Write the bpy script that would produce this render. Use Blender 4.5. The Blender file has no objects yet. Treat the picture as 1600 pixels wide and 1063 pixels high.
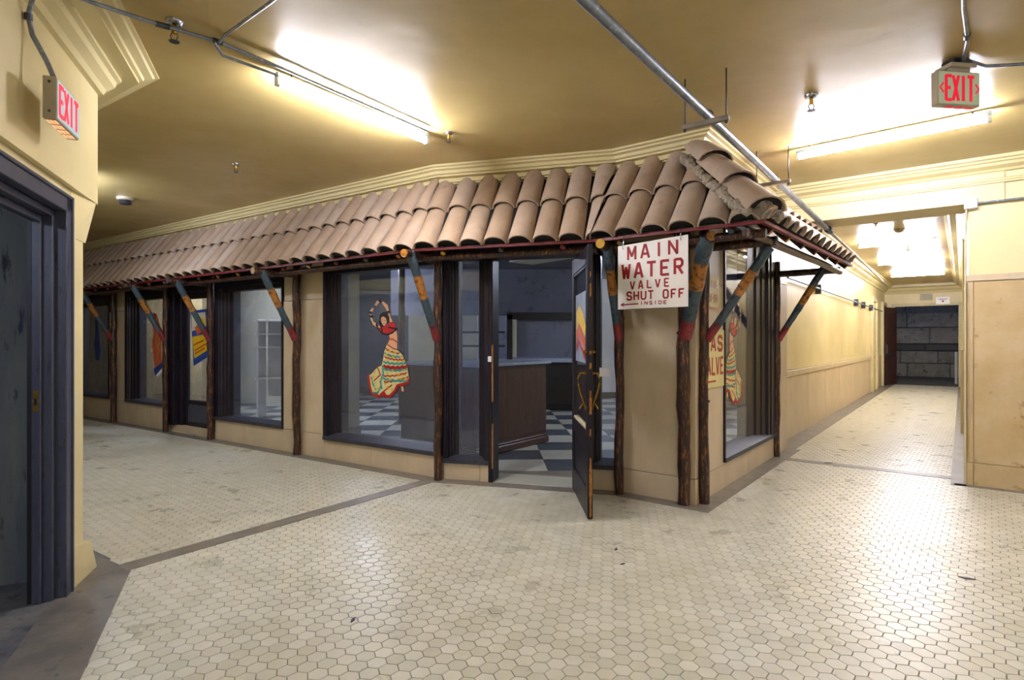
import bpy, bmesh, math, random
from mathutils import Vector, Matrix
random.seed(7)
S = bpy.context.scene
COL = S.collection

# ------------------------------------------------------------------ camera, world, exposure
cam = bpy.data.cameras.new('camera'); cam_o = bpy.data.objects.new('camera', cam); COL.objects.link(cam_o)
cam.sensor_width = 36; cam.lens = 20.25; cam.clip_start = 0.05; cam.clip_end = 100
cam_o.location = (0, 0, 1.5); cam_o.rotation_euler = (math.radians(90), 0, 0)
S.camera = cam_o
w = bpy.data.worlds.new('world'); S.world = w; w.use_nodes = True
w.node_tree.nodes['Background'].inputs[0].default_value = (0.5, 0.6, 0.9, 1)
w.node_tree.nodes['Background'].inputs[1].default_value = 0.05
S.view_settings.view_transform = 'Standard'; S.view_settings.look = 'None'
S.view_settings.exposure = 2.08; S.view_settings.gamma = 1; S.view_settings.use_curve_mapping = False
TUBE = 95.0          # brightness of the fluorescent tubes

# ------------------------------------------------------------------ materials
def srgb(h):
    h = h.lstrip('#'); c = [int(h[i:i+2], 16)/255 for i in (0, 2, 4)]
    return tuple((x/12.92 if x <= .04045 else ((x+.055)/1.055)**2.4) for x in c)
MC = {}
def mat(name, c1, c2=None, c3=None, scale=4, rough=.6, bump=.15, bscale=60, stretch=(1,1,1), metal=0, lo=.35, hi=.65, det=6, spots=.0, spec=.5, rand=0, rscale=None):
    """procedural paint / stone / wood: two or three colours mixed by noise, fine bump, roughness variation"""
    if name in MC: return MC[name]
    m = bpy.data.materials.new(name); MC[name] = m; m.use_nodes = True
    nt = m.node_tree; N = nt.nodes; L = nt.links; b = N['Principled BSDF']
    b.inputs['Roughness'].default_value = rough; b.inputs['Metallic'].default_value = metal
    b.inputs['Specular IOR Level'].default_value = spec
    c1 = srgb(c1); c2 = srgb(c2) if c2 else tuple(x*.8 for x in c1)
    tc = N.new('ShaderNodeTexCoord'); mp = N.new('ShaderNodeMapping'); mp.inputs['Scale'].default_value = stretch
    if rand:
        oj = N.new('ShaderNodeObjectInfo'); sc = N.new('ShaderNodeMath'); sc.operation = 'MULTIPLY'; sc.inputs[1].default_value = 37; L.new(oj.outputs['Random'], sc.inputs[0])
        va = N.new('ShaderNodeVectorMath'); va.operation = 'ADD'; L.new(tc.outputs['Object'], va.inputs[0]); L.new(sc.outputs[0], va.inputs[1]); L.new(va.outputs[0], mp.inputs[0])
    else: L.new(tc.outputs['Object'], mp.inputs[0])
    n = N.new('ShaderNodeTexNoise'); n.inputs['Scale'].default_value = scale; n.inputs['Detail'].default_value = det; n.inputs['Roughness'].default_value = .62
    L.new(mp.outputs[0], n.inputs['Vector'])
    r = N.new('ShaderNodeValToRGB'); r.color_ramp.elements[0].position = lo; r.color_ramp.elements[1].position = hi
    r.color_ramp.elements[0].color = (*c1, 1); r.color_ramp.elements[1].color = (*c2, 1)
    L.new(n.outputs[0], r.inputs[0]); out = r.outputs[0]
    if c3:
        n3 = N.new('ShaderNodeTexNoise'); n3.inputs['Scale'].default_value = scale*2.7; n3.inputs['Detail'].default_value = 8; n3.inputs['Roughness'].default_value = .7
        L.new(mp.outputs[0], n3.inputs['Vector'])
        r3 = N.new('ShaderNodeValToRGB'); r3.color_ramp.elements[0].position = .56-spots; r3.color_ramp.elements[1].position = .64-spots
        r3.color_ramp.elements[0].color = (0,0,0,1); r3.color_ramp.elements[1].color = (1,1,1,1)
        L.new(n3.outputs[0], r3.inputs[0])
        mx = N.new('ShaderNodeMix'); mx.data_type = 'RGBA'; L.new(r3.outputs[0], mx.inputs[0]); L.new(out, mx.inputs[6]); mx.inputs[7].default_value = (*srgb(c3), 1)
        out = mx.outputs[2]
    if rand:
        oi = N.new('ShaderNodeObjectInfo'); ge = N.new('ShaderNodeNewGeometry'); ad = N.new('ShaderNodeMath'); ad.operation = 'ADD'
        L.new(oi.outputs['Random'], ad.inputs[0]); L.new(ge.outputs['Random Per Island'], ad.inputs[1])
        fr = N.new('ShaderNodeMath'); fr.operation = 'FRACT'; L.new(ad.outputs[0], fr.inputs[0])
        mr = N.new('ShaderNodeMapRange'); mr.inputs[3].default_value = 1-rand; mr.inputs[4].default_value = 1+rand*.4; L.new(fr.outputs[0], mr.inputs[0])
        hs = N.new('ShaderNodeHueSaturation'); L.new(mr.outputs[0], hs.inputs['Value']); L.new(out, hs.inputs['Color']); out = hs.outputs[0]
        mh = N.new('ShaderNodeMapRange'); mh.inputs[3].default_value = 1+rand*1.2; mh.inputs[4].default_value = 1-rand*.8; L.new(fr.outputs[0], mh.inputs[0]); L.new(mh.outputs[0], hs.inputs['Saturation'])
    L.new(out, b.inputs['Base Color'])
    if bump:
        nb = N.new('ShaderNodeTexNoise'); nb.inputs['Scale'].default_value = bscale; nb.inputs['Detail'].default_value = 4
        L.new(mp.outputs[0], nb.inputs['Vector'])
        bp = N.new('ShaderNodeBump'); bp.inputs['Strength'].default_value = bump; bp.inputs['Distance'].default_value = .01
        L.new(nb.outputs[0], bp.inputs['Height']); L.new(bp.outputs[0], b.inputs['Normal'])
    if rscale:
        mr2 = N.new('ShaderNodeMapRange'); mr2.inputs[1].default_value = .35; mr2.inputs[2].default_value = .65
        mr2.inputs[3].default_value = rough-rscale; mr2.inputs[4].default_value = rough+rscale
        L.new(n.outputs[0], mr2.inputs[0]); L.new(mr2.outputs[0], b.inputs['Roughness'])
    return m
def emis(name, c, s):
    m = bpy.data.materials.new(name); m.use_nodes = True; b = m.node_tree.nodes['Principled BSDF']
    b.inputs['Base Color'].default_value = (*srgb(c), 1); b.inputs['Emission Color'].default_value = (*srgb(c), 1); b.inputs['Emission Strength'].default_value = s
    return m
def glass_mat(name, tint, gloss=1.0, haze=0.0, hazec='#8894b0'):
    m = bpy.data.materials.new(name); m.use_nodes = True; nt = m.node_tree; N = nt.nodes; L = nt.links
    for n in list(N): N.remove(n)
    o = N.new('ShaderNodeOutputMaterial'); t = N.new('ShaderNodeBsdfTransparent'); t.inputs[0].default_value = (*tint, 1)
    g = N.new('ShaderNodeBsdfGlossy'); g.inputs['Roughness'].default_value = .02; g.inputs['Color'].default_value = (1,1,1,1)
    lw = N.new('ShaderNodeLayerWeight'); lw.inputs[0].default_value = .5
    p = N.new('ShaderNodeMath'); p.operation = 'POWER'; L.new(lw.outputs['Facing'], p.inputs[0]); p.inputs[1].default_value = 5.0
    q = N.new('ShaderNodeMath'); q.operation = 'MULTIPLY_ADD'; L.new(p.outputs[0], q.inputs[0]); q.inputs[1].default_value = .90*gloss; q.inputs[2].default_value = .045*gloss; q.use_clamp = True
    mx = N.new('ShaderNodeMixShader'); L.new(q.outputs[0], mx.inputs[0]); L.new(t.outputs[0], mx.inputs[1]); L.new(g.outputs[0], mx.inputs[2])
    out = mx.outputs[0]
    if haze:    # bluish haze painted over the pane to lighten it
        d = N.new('ShaderNodeBsdfDiffuse'); d.inputs[0].default_value = (*srgb(hazec), 1)
        n = N.new('ShaderNodeTexNoise'); n.inputs['Scale'].default_value = 2.5; n.inputs['Detail'].default_value = 5
        tc = N.new('ShaderNodeTexCoord'); L.new(tc.outputs['Object'], n.inputs['Vector'])
        mr = N.new('ShaderNodeMapRange'); mr.inputs[1].default_value = .3; mr.inputs[2].default_value = .8; mr.inputs[3].default_value = haze*.5; mr.inputs[4].default_value = haze*1.6
        L.new(n.outputs[0], mr.inputs[0])
        m2 = N.new('ShaderNodeMixShader'); L.new(mr.outputs[0], m2.inputs[0]); L.new(out, m2.inputs[1]); L.new(d.outputs[0], m2.inputs[2]); out = m2.outputs[0]
    L.new(out, o.inputs[0]); return m

M = dict(
 tile=mat('hex_tile_ceramic', '#c4c1af', '#d0cdbc', '#b0ac98', scale=3, rough=.34, bump=.05, bscale=25, rand=.10, spots=-.12, rscale=.08),
 grout=mat('floor_grout', '#4a463c', '#6b6658', scale=9, rough=.8),
 border=mat('grey_border_marble', '#6d675d', '#857d72', '#57524a', scale=5, rough=.42, bump=.08, spots=-.05),
 borderd=mat('grey_border_worn', '#5f5b57', '#7a746a', '#46444a', scale=3.5, rough=.45, bump=.2, bscale=16, spots=-.02),
 concrete=mat('worn_concrete', '#4c4e54', '#77746e', '#34363e', scale=3.0, rough=.5, bump=.5, bscale=18, stretch=(1,1,1), spots=.02),
 ceil=mat('ceiling_ochre_paint', '#b8a36c', '#ad9860', '#a5966c', scale=1.1, rough=.38, bump=.5, bscale=3.2, spots=-.06, spec=.5, rscale=.08),
 wall=mat('wall_cream_paint', '#e0d1a0', '#d6c693', scale=1.5, rough=.42, bump=.06, bscale=14),
 crown=mat('crown_cream_paint', '#d8cb9a', '#d2c492', scale=3, rough=.38, bump=.04),
 stone=mat('travertine', '#bfad90', '#cbb99c', '#a69174', scale=3.2, rough=.5, bump=.12, bscale=30, spots=-.07, stretch=(1,1,.6)),
 stone2=mat('travertine_stained', '#b59c6c', '#c5b08a', '#8f6d36', scale=2.6, rough=.42, bump=.10, bscale=30, spots=-.05),
 trimp=mat('plaster_trim_light', '#d6cba2', '#c4b88e', scale=3, rough=.5),
 wood=mat('dark_painted_wood', '#17131c', '#272029', '#0d0b12', scale=5, rough=.38, spec=.3, bump=.12, bscale=40, stretch=(4,4,.5), spots=.0),
 woodb=mat('blue_grey_painted_metal', '#3c3f50', '#474a5a', '#2c2f40', scale=4, rough=.38, bump=.08, stretch=(3,3,.6)),
 log=mat('log_bark_stripped', '#1b1114', '#3e261e', '#8f5928', scale=4, rough=.36, bump=.6, bscale=9, stretch=(5,5,.8), spots=.02),
 lblue=mat('log_paint_blue_grey', '#36454e', '#465862', '#222a32', scale=7, spots=.03, rough=.45, bump=.3, bscale=20),
 lorange=mat('log_paint_orange', '#a0621f', '#b57c30', '#553620', scale=8, spots=.05, rough=.45, bump=.3, bscale=20),
 lred=mat('log_paint_red', '#7c2028', '#8a2a30', '#4a161c', scale=7, spots=.03, rough=.45, bump=.3, bscale=20),
 lyellow=mat('log_paint_yellow', '#b98a10', '#c79a1e', scale=7, rough=.5),
 lbeige=mat('log_paint_beige', '#a58e62', '#b39c70', scale=7, rough=.5),
 fascia=mat('fascia_red_paint', '#7c2228', '#6a1d24', '#45151b', scale=6, rough=.45, bump=.1),
 rooftile=mat('terracotta_dusty', '#a4907f', '#b5a08c', '#937a68', scale=3.5, rough=.68, bump=.2, bscale=40, rand=.16, spots=-.05),
 mortar=mat('mortar', '#a39888', '#8b8174', '#6c6459', scale=12, rough=.85, bump=.6, bscale=30),
 sill=mat('dark_sill_paint', '#2c2c38', '#383844', '#1c1c26', scale=5, rough=.5, bump=.05),
 deck=mat('deck_boards_shade_black', '#161315', '#0e0c0e', scale=5, rough=.7, stretch=(.5,6,6)),  # boards kept near-black to paint the shade under the tiles
 metal=mat('galvanised_steel', '#8e96a0', '#6f7782', '#a9b0b8', scale=12, rough=.42, metal=.6, bump=.05),
 dmetal=mat('dark_steel', '#3a3d44', '#52555c', scale=12, rough=.4, metal=.7, bump=.05),
 white=mat('white_enamel', '#dfe4ea', '#d2d7de', scale=6, rough=.35, bump=0),
 chanm=mat('fixture_enamel_blue_white', '#9fb2cf', '#8fa3c4', scale=6, rough=.4, bump=0),
 brass=mat('brass_worn', '#b08a2e', '#8a6a22', scale=12, rough=.32, metal=.9, bump=.05),
 chrome=mat('chrome_dull', '#b0b4bc', '#8e9298', scale=12, rough=.25, metal=.9, bump=0),
 signw=mat('sign_board_white', '#f4f1ee', '#ebe7e2', scale=3, rough=.35, bump=.02),
 signr=mat('sign_red_paint', '#a81024', '#951020', scale=12, rough=.4, bump=0),
 exitg=mat('exit_face_grey_green', '#a3ab93', '#949c86', scale=3, rough=.4, bump=0),
 exitb=mat('exit_face_pale_blue', '#a8c6cc', '#9ab8c0', scale=3, rough=.4, bump=0),
 exith=mat('exit_housing_beige', '#b5aa93', '#a39a84', scale=3, rough=.45, bump=0),
 chkd=mat('checker_tile_dark', '#454a52', '#5c626c', '#33373e', scale=3, rough=.3, bump=.05, rand=.15, spots=-.03),
 chkl=mat('checker_tile_light', '#b5b4a8', '#c5c2b4', '#9a9a94', scale=3, rough=.3, bump=.05, rand=.1, spots=-.05),
 shopw=mat('shop_wall_blue_grey', '#63677a', '#6e7182', '#585c6e', scale=1.3, rough=.5, bump=.06, bscale=10),
 shopb=mat('shop_wall_pale', '#c5c1ae', '#b6b2a0', scale=1.3, rough=.5, bump=.06, bscale=10),
 shopd=mat('shop_bulkhead_dark', '#484b58', '#535666', '#3c3f4b', scale=1.3, rough=.6, bump=.06, bscale=10),
 shopc=mat('shop_ceiling', '#5d6068', '#6b6e78', scale=1.3, rough=.6, bump=.06),
 peel=mat('peeling_plaster', '#a08c62', '#b5a27a', '#d4cdb8', scale=3.4, rough=.8, bump=.5, bscale=14, spots=-.03),
 rough=mat('streaked_concrete', '#7b7c72', '#5d6268', '#2b3340', scale=2.6, rough=.7, bump=.5, bscale=10, stretch=(2,2,.4), spots=0.0),
 counter=mat('counter_wood', '#553b32', '#45302b', '#77502f', scale=5, rough=.33, bump=.1, stretch=(3,3,.6), spots=-.04),
 ctop=mat('counter_top_blue_white', '#aab2c4', '#969fb4', scale=4, rough=.25, bump=.02),
 cabd=mat('cabinet_dark', '#221d1c', '#17140f', scale=4, rough=.45),
 block=mat('old_stone_block', '#a8a090', '#8f8878', '#5d584e', scale=2.5, rough=.8, bump=.5, bscale=12, rand=.22),
 black=mat('decal_black', '#10101c', '#14142a', scale=3, rough=.4, bump=0),
 skin=mat('decal_skin', '#d9a27a', '#e2b088', scale=12, rough=.5, bump=0),
 dred=mat('decal_red', '#c4201c', '#a8181c', scale=12, rough=.45, bump=0),
 cream=mat('decal_cream', '#c9c184', '#d6cf98', '#b5b070', scale=30, rough=.5, bump=0),
 teal=mat('decal_teal', '#2f8f8c', '#3aa09a', scale=12, rough=.5, bump=0),
 yell=mat('decal_yellow', '#e0b81e', '#d0a818', scale=12, rough=.5, bump=0),
 oran=mat('decal_orange', '#d2622e', '#c4522a', scale=12, rough=.5, bump=0),
 dblue=mat('decal_blue', '#1c3a8c', '#2a4a9a', scale=12, rough=.5, bump=0),
 paper=mat('poster_paper', '#d8cc8e', '#cfc286', scale=4, rough=.6, bump=0),
 leaf=mat('door_red_brown', '#4a2c28', '#3a2220', scale=4, rough=.35, stretch=(3,3,.5)),
 wornw=mat('worn_orange_wood', '#b5781e', '#8f5a1c', '#3a2a24', scale=14, rough=.5, bump=.3, stretch=(3,3,.8), spots=.03),
)
M['glass'] = glass_mat('window_glass', (.95,.97,1.0), 1.0, .09)
M['glasss'] = glass_mat('window_glass_side', (.93,.95,1.0), .55, .05)
M['glassc'] = glass_mat('window_glass_clear', (.95,.96,.98), .8, .02)
M['tube'] = emis('fluorescent_tube', '#f4f3ff', TUBE)
M['tubec'] = emis('fluorescent_tube_cool', '#dce5fa', TUBE*1.3); M['tubed'] = emis('fill_lamp_side_room', '#d8e4ff', TUBE*.9); M['tubee'] = emis('fill_lamp_far_room', '#b9caff', TUBE*.22); M['tubel'] = emis('fill_tube_left', '#dde6ff', TUBE*.6)  # side-room, far-room and left-corridor tubes serve added, unseen fill lights
M['exitred'] = emis('exit_letters_lit', '#ff1030', .30)
M['exitred2'] = emis('exit_letters_lit_dim', '#e01838', .14)
for nm_, c_ in (('exitg', '#a3b08c'), ('exitb', '#a8c6cc')):      # the sign boxes are lit from inside
    b_ = M[nm_].node_tree.nodes['Principled BSDF']; b_.inputs['Emission Color'].default_value = (*srgb(c_), 1); b_.inputs['Emission Strength'].default_value = .10
M['exitwarm'] = emis('exit_downlight', '#ffb080', .28)

# ------------------------------------------------------------------ helpers
def tag(o, label=None, cat=None, group=None, kind=None):
    if label: o['label'] = label
    if cat: o['category'] = cat
    if group: o['group'] = group
    if kind: o['kind'] = kind
    return o
def empty(name, loc=(0,0,0), label=None, cat=None, group=None, kind=None):
    o = bpy.data.objects.new(name, None); o.empty_display_size = .1; COL.objects.link(o); o.location = loc
    return tag(o, label, cat, group, kind)
def obj(name, bm, m, parent=None, smooth=False, keep=False, **kw):
    if not keep: bmesh.ops.recalc_face_normals(bm, faces=bm.faces[:])
    me = bpy.data.meshes.new(name)
    # put the origin at the middle of the base
    if bm.verts:
        xs = [v.co.x for v in bm.verts]; ys = [v.co.y for v in bm.verts]; zs = [v.co.z for v in bm.verts]
        c = Vector(((min(xs)+max(xs))/2, (min(ys)+max(ys))/2, min(zs)))
    else: c = Vector()
    for v in bm.verts: v.co -= c
    bm.to_mesh(me); bm.free()
    for x in (m if isinstance(m, (list, tuple)) else [m]): me.materials.append(M[x])
    if smooth:
        for p in me.polygons: p.use_smooth = True
        try: me.set_sharp_from_angle(angle=math.radians(40))
        except Exception: pass
    o = bpy.data.objects.new(name, me); COL.objects.link(o)
    o.location = c
    if parent:
        o.parent = parent; o.location = c - world_loc(parent)
    return tag(o, **kw) if kw else o
def world_loc(o):
    l = Vector(o.location)
    while o.parent: o = o.parent; l += Vector(o.location)
    return l
class Fr:
    """a wall line: origin, direction along it, outward normal"""
    def __init__(s, o, d, n): s.o, s.d, s.n = Vector((*o, 0)), Vector((*d, 0)).normalized(), Vector((*n, 0)).normalized()
    def p(s, a, o, z): return s.o + s.d*a + s.n*o + Vector((0,0,z))
def NB(): return bmesh.new()
def hexa(bm, pts, mi=0):
    v = [bm.verts.new(p) for p in pts]
    for f in ((0,1,2,3),(7,6,5,4),(0,4,5,1),(1,5,6,2),(2,6,7,3),(3,7,4,0)):
        bm.faces.new([v[i] for i in f]).material_index = mi
    return v
def fbox(bm, F, a0, a1, o0, o1, z0, z1, mi=0):
    hexa(bm, [F.p(a0,o0,z0),F.p(a1,o0,z0),F.p(a1,o1,z0),F.p(a0,o1,z0),F.p(a0,o0,z1),F.p(a1,o0,z1),F.p(a1,o1,z1),F.p(a0,o1,z1)], mi)
def fb(name, F, a0, a1, o0, o1, z0, z1, m, parent=None, bev=0, **kw):
    bm = NB(); fbox(bm, F, min(a0,a1), max(a0,a1), o0, o1, z0, z1)
    if bev: bmesh.ops.bevel(bm, geom=bm.edges[:], offset=bev, segments=1, affect='EDGES')
    return obj(name, bm, m, parent, **kw)
def prism(bm, poly, z0, z1, mi=0):
    a = [bm.verts.new((x,y,z0)) for x,y in poly]; b = [bm.verts.new((x,y,z1)) for x,y in poly]; n = len(poly)
    bm.faces.new(a[::-1]).material_index = mi; bm.faces.new(b).material_index = mi
    for i in range(n): bm.faces.new([a[i],a[(i+1)%n],b[(i+1)%n],b[i]]).material_index = mi
def tube(bm, pts, r, n=8, mi=0, cap=True, wob=0, mids=None, capmi=None):
    pts = [Vector(p) for p in pts]; k = len(pts); rr = r if isinstance(r, (list,tuple)) else [r]*k
    rings = []; up0 = None
    for i,p in enumerate(pts):
        t = (pts[min(i+1,k-1)]-pts[max(i-1,0)]).normalized()
        if up0 is None:
            up0 = Vector((0,0,1)) if abs(t.z) < .9 else Vector((1,0,0))
        a = t.cross(up0).normalized(); b = t.cross(a).normalized(); up0 = -b if False else up0
        rings.append([bm.verts.new(p + (a*math.cos(2*math.pi*j/n)+b*math.sin(2*math.pi*j/n))*rr[i]*(1+random.uniform(-wob,wob))) for j in range(n)])
    for i in range(k-1):
        for j in range(n):
            f = bm.faces.new([rings[i][j],rings[i][(j+1)%n],rings[i+1][(j+1)%n],rings[i+1][j]]); f.smooth = True
            f.material_index = mids[i] if mids else mi
    if cap:
        f0 = bm.faces.new(rings[0][::-1]); f1 = bm.faces.new(rings[-1])
        f0.material_index = (mids[0] if mids else mi) ; f1.material_index = capmi if capmi is not None else (mids[-1] if mids else mi)
def lathe(bm, c, prof, n=16, mi=0):
    rings = [[bm.verts.new((c[0]+r*math.cos(2*math.pi*j/n), c[1]+r*math.sin(2*math.pi*j/n), c[2]+z)) for j in range(n)] for r,z in prof]
    for i in range(len(rings)-1):
        for j in range(n): bm.faces.new([rings[i][j],rings[i][(j+1)%n],rings[i+1][(j+1)%n],rings[i+1][j]]).material_index = mi
    bm.faces.new(rings[0][::-1]); bm.faces.new(rings[-1])
def sweep(bm, line, prof, side=1):
    """prof = [(out, z)] swept along a 2D polyline with mitred corners; out is to the given side"""
    L = [Vector(p) for p in line]; rows = []
    for i,p in enumerate(L):
        ns = []
        if i > 0: d = (L[i]-L[i-1]).normalized(); ns.append(Vector((d.y,-d.x))*side)
        if i < len(L)-1: d = (L[i+1]-L[i]).normalized(); ns.append(Vector((d.y,-d.x))*side)
        n = ns[0] if len(ns) == 1 else (ns[0]+ns[1])/(1+ns[0].dot(ns[1]))
        rows.append([bm.verts.new((p.x+n.x*o, p.y+n.y*o, z)) for o,z in prof])
    m = len(prof)
    for i in range(len(rows)-1):
        for j in range(m): bm.faces.new([rows[i][j],rows[i+1][j],rows[i+1][(j+1)%m],rows[i][(j+1)%m]])
    bm.faces.new(rows[0]); bm.faces.new(rows[-1][::-1])

# ------------------------------------------------------------------ the plan (metres)
CE = 3.34
P1 = Vector((-.76,6.22)); P2 = Vector((1.06,5.71)); P3 = Vector((1.67,5.23))
b1 = math.radians(-56.2)
F1 = Fr(P1, (math.sin(b1), math.cos(b1)), (-math.cos(b1), math.sin(b1)))          # long front, runs away to the left
d2v = (P2-P1).normalized(); F2 = Fr(P1, d2v, (d2v.y, -d2v.x))                       # entrance
d3v = (P3-P2).normalized(); F3 = Fr(P2, d3v, (d3v.y, -d3v.x))                       # stone pier
b4 = math.radians(38); F4 = Fr(P3, (math.sin(b4), math.cos(b4)), (math.cos(b4), -math.sin(b4)))   # side along the right corridor
WL = Vector((-2.752,3.827))
FW = Fr(WL, (.363,-.932), (.932,.363))                                              # angled wall at the left
FC = Fr(WL, (math.sin(b1), math.cos(b1)), (math.cos(b1), -math.sin(b1)))           # far wall of the left corridor
PR = Vector((4.71,5.97))
FR = Fr(PR, (math.cos(b4), -math.sin(b4)), (-math.sin(b4), -math.cos(b4)))         # right pier face
FRC = Fr(PR, (math.sin(b4), math.cos(b4)), (-math.cos(b4), math.sin(b4)))          # right wall of right corridor (normal faces corridor)
C0 = Vector((4.135,8.654)); 
FL = Fr(C0, (math.sin(b4), math.cos(b4)), (math.cos(b4), -math.sin(b4)))           # left wall of the right corridor, recessed
def xy(v): return (v.x, v.y)

# ------------------------------------------------------------------ floor
floor = empty('floor', (0,0,0), kind='structure')
bm = NB(); prism(bm, [(-16,-6),(18,-6),(18,28),(-16,28)], -.2, -.006); obj('floor_slab', bm, 'grout', floor)
shop_poly = [xy(F1.p(17,-.05,0)), xy(F1.p(0,-.05,0)), xy(F2.p(F2.d.length*1.86,-.05,0)), xy(F3.p(.75,-.05,0)), xy(F4.p(3.46,-.05,0)), xy(F4.p(3.46,-.2,0)), xy(F4.p(20,-.2,0)), (14,26), (-14,26)]
def inpoly(x, y, poly):
    c = False; j = len(poly)-1
    for i in range(len(poly)):
        a, b = poly[i], poly[j]
        if (a[1] > y) != (b[1] > y) and x < (b[0]-a[0])*(y-a[1])/(b[1]-a[1])+a[0]: c = not c
        j = i
    return c
left_edge = [(-2.486,3.76), (-1.905,2.54), (-.3,-.84), (1.2,-4.0)]
left_poly = [(-2.62,3.74),(-2.04,2.50),(-.3,-.84),(1.2,-4.0),(-12,-4),(-14,4),xy(FC.p(16,.0,0)),xy(FC.p(.0,.03,0))]
right_poly = [xy(FRC.p(0,-.02,0)), xy(FRC.p(16,-.02,0)), (18,16), (18,0), xy(FR.p(7,-.02,0))]
s_ = .05; th = math.radians(9.65); cr = Vector((math.cos(th), -math.sin(th))); cu = Vector((math.sin(th), math.cos(th)))
O0 = Vector((.465,2.843)); tiles = []
end_a = 14.0
for i in range(-170, 240):
    for j in range(-80, 300):
        p = O0 + cr*(i*1.5*s_) + cu*((j + (.5 if i % 2 else 0))*math.sqrt(3)*s_)
        if p.y < .3 or p.y > 21.2 or p.x < -12 or p.x > 15: continue
        if abs(p.x) > p.y*1.05+1.2: continue
        if inpoly(p.x, p.y, shop_poly) or inpoly(p.x, p.y, left_poly) or inpoly(p.x, p.y, right_poly): continue
        q = Vector((p.x,p.y,0))-FL.o
        if q.dot(FL.d) > end_a-.02 or (Vector((p.x,p.y,0))-F1.o).dot(F1.d) > 13: continue
        tiles.append(p)
def tile_bm(bm, c, dz=0, tx=0, ty=0, sc=1.0):
    R = (s_-.0022)*sc; rings = []
    for rad, z in ((R, -.006), (R, -.0012), (R-.0016, 0)):
        rings.append([bm.verts.new((c[0]+rad*math.cos(-th+k*math.pi/3), c[1]+rad*math.sin(-th+k*math.pi/3),
                     c[2]+z+dz+(tx*math.cos(k*math.pi/3)+ty*math.sin(k*math.pi/3))*rad)) for k in range(6)])
    for a in range(2):
        for k in range(6): bm.faces.new([rings[a][k],rings[a][(k+1)%6],rings[a+1][(k+1)%6],rings[a+1][k]])
    bm.faces.new(rings[2])
vis = [p for p in tiles if p.y > 2.4 and abs(p.x) < p.y*.92]
vis.sort(key=lambda p: p.length_squared if True else 0)
near = [p for p in vis if abs(p.x) <= p.y*.9 and p.y > 2.5]
near.sort(key=lambda p: p.y)
near_set = set((round(p.x,4),round(p.y,4)) for p in near[:300])
bm = NB(); tile_bm(bm, (0,0,0)); bmesh.ops.recalc_face_normals(bm, faces=bm.faces[:]); tme = bpy.data.meshes.new('hex_tile'); bm.to_mesh(tme); bm.free(); tme.materials.append(M['tile'])
bm = NB()
for p in tiles:
    k = (round(p.x,4),round(p.y,4))
    if k in near_set:
        o = bpy.data.objects.new('hex_tile', tme); COL.objects.link(o); o.parent = floor
        o.location = (p.x, p.y, random.uniform(-.0006,.0006)); o.rotation_euler = (random.uniform(-.008,.008), random.uniform(-.008,.008), random.uniform(-.01,.01))
    else: tile_bm(bm, (p.x,p.y,0), random.uniform(-.0005,.0005), random.uniform(-.007,.007), random.uniform(-.007,.007))
obj('hex_tile_field', bm, 'tile', floor, kind='stuff')
def ribbon(name, line, w, side=1, z=.0025, m='border'):
    bm = NB(); sweep(bm, line, [(0,-.005),(w,-.005),(w,z),(0,z)], side); return obj(name, bm, m, floor)
# grey marble border strips
ribbon('border_strip', [xy(F1.p(13,0,0)), xy(P1), xy(P2), xy(P3), xy(F4.p(3.46,0,0))], .17)
ribbon('border_strip', [xy(FL.p(-.75,0,0)), xy(FL.p(end_a,0,0))], .27)
sA0 = Vector((-2.50,3.74)); sA1 = Vector((-.80,6.12)); dA = (sA1-sA0).normalized()
ribbon('border_strip', [xy(sA0), xy(sA1)], .15, side=-1, z=.0035)
sB0 = F4.p(3.0,.16,0); sB1 = FRC.p(.04,.12,0)
ribbon('border_strip', [(3.33,7.26), (4.83,6.14)], .15, side=-1, z=.0035)
ribbon('border_strip', [xy(FRC.p(-.1,0,0)), xy(FRC.p(16,0,0))], .13, side=-1)
ribbon('border_strip', [xy(FR.p(-.1,0,0)), xy(FR.p(6,0,0))], .10)
bm = NB(); sweep(bm, [(-3.45,4.35),(-2.486,3.76),(-1.905,2.54),(-.3,-.84),(1.2,-4.0)], [(0,-.005),(.34,-.005),(.34,.003),(0,.003)], 1); obj('border_strip', bm, 'borderd', floor)
bm = NB(); prism(bm, [(-2.75,3.95),(-2.35,3.1),(-2.0,2.35),(-.5,-.84),(1.0,-4.0),(-6,-4),(-7,3.0),(-3.5,4.45)], -.005, .0015); obj('worn_threshold_floor', bm, 'concrete', floor)

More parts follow.
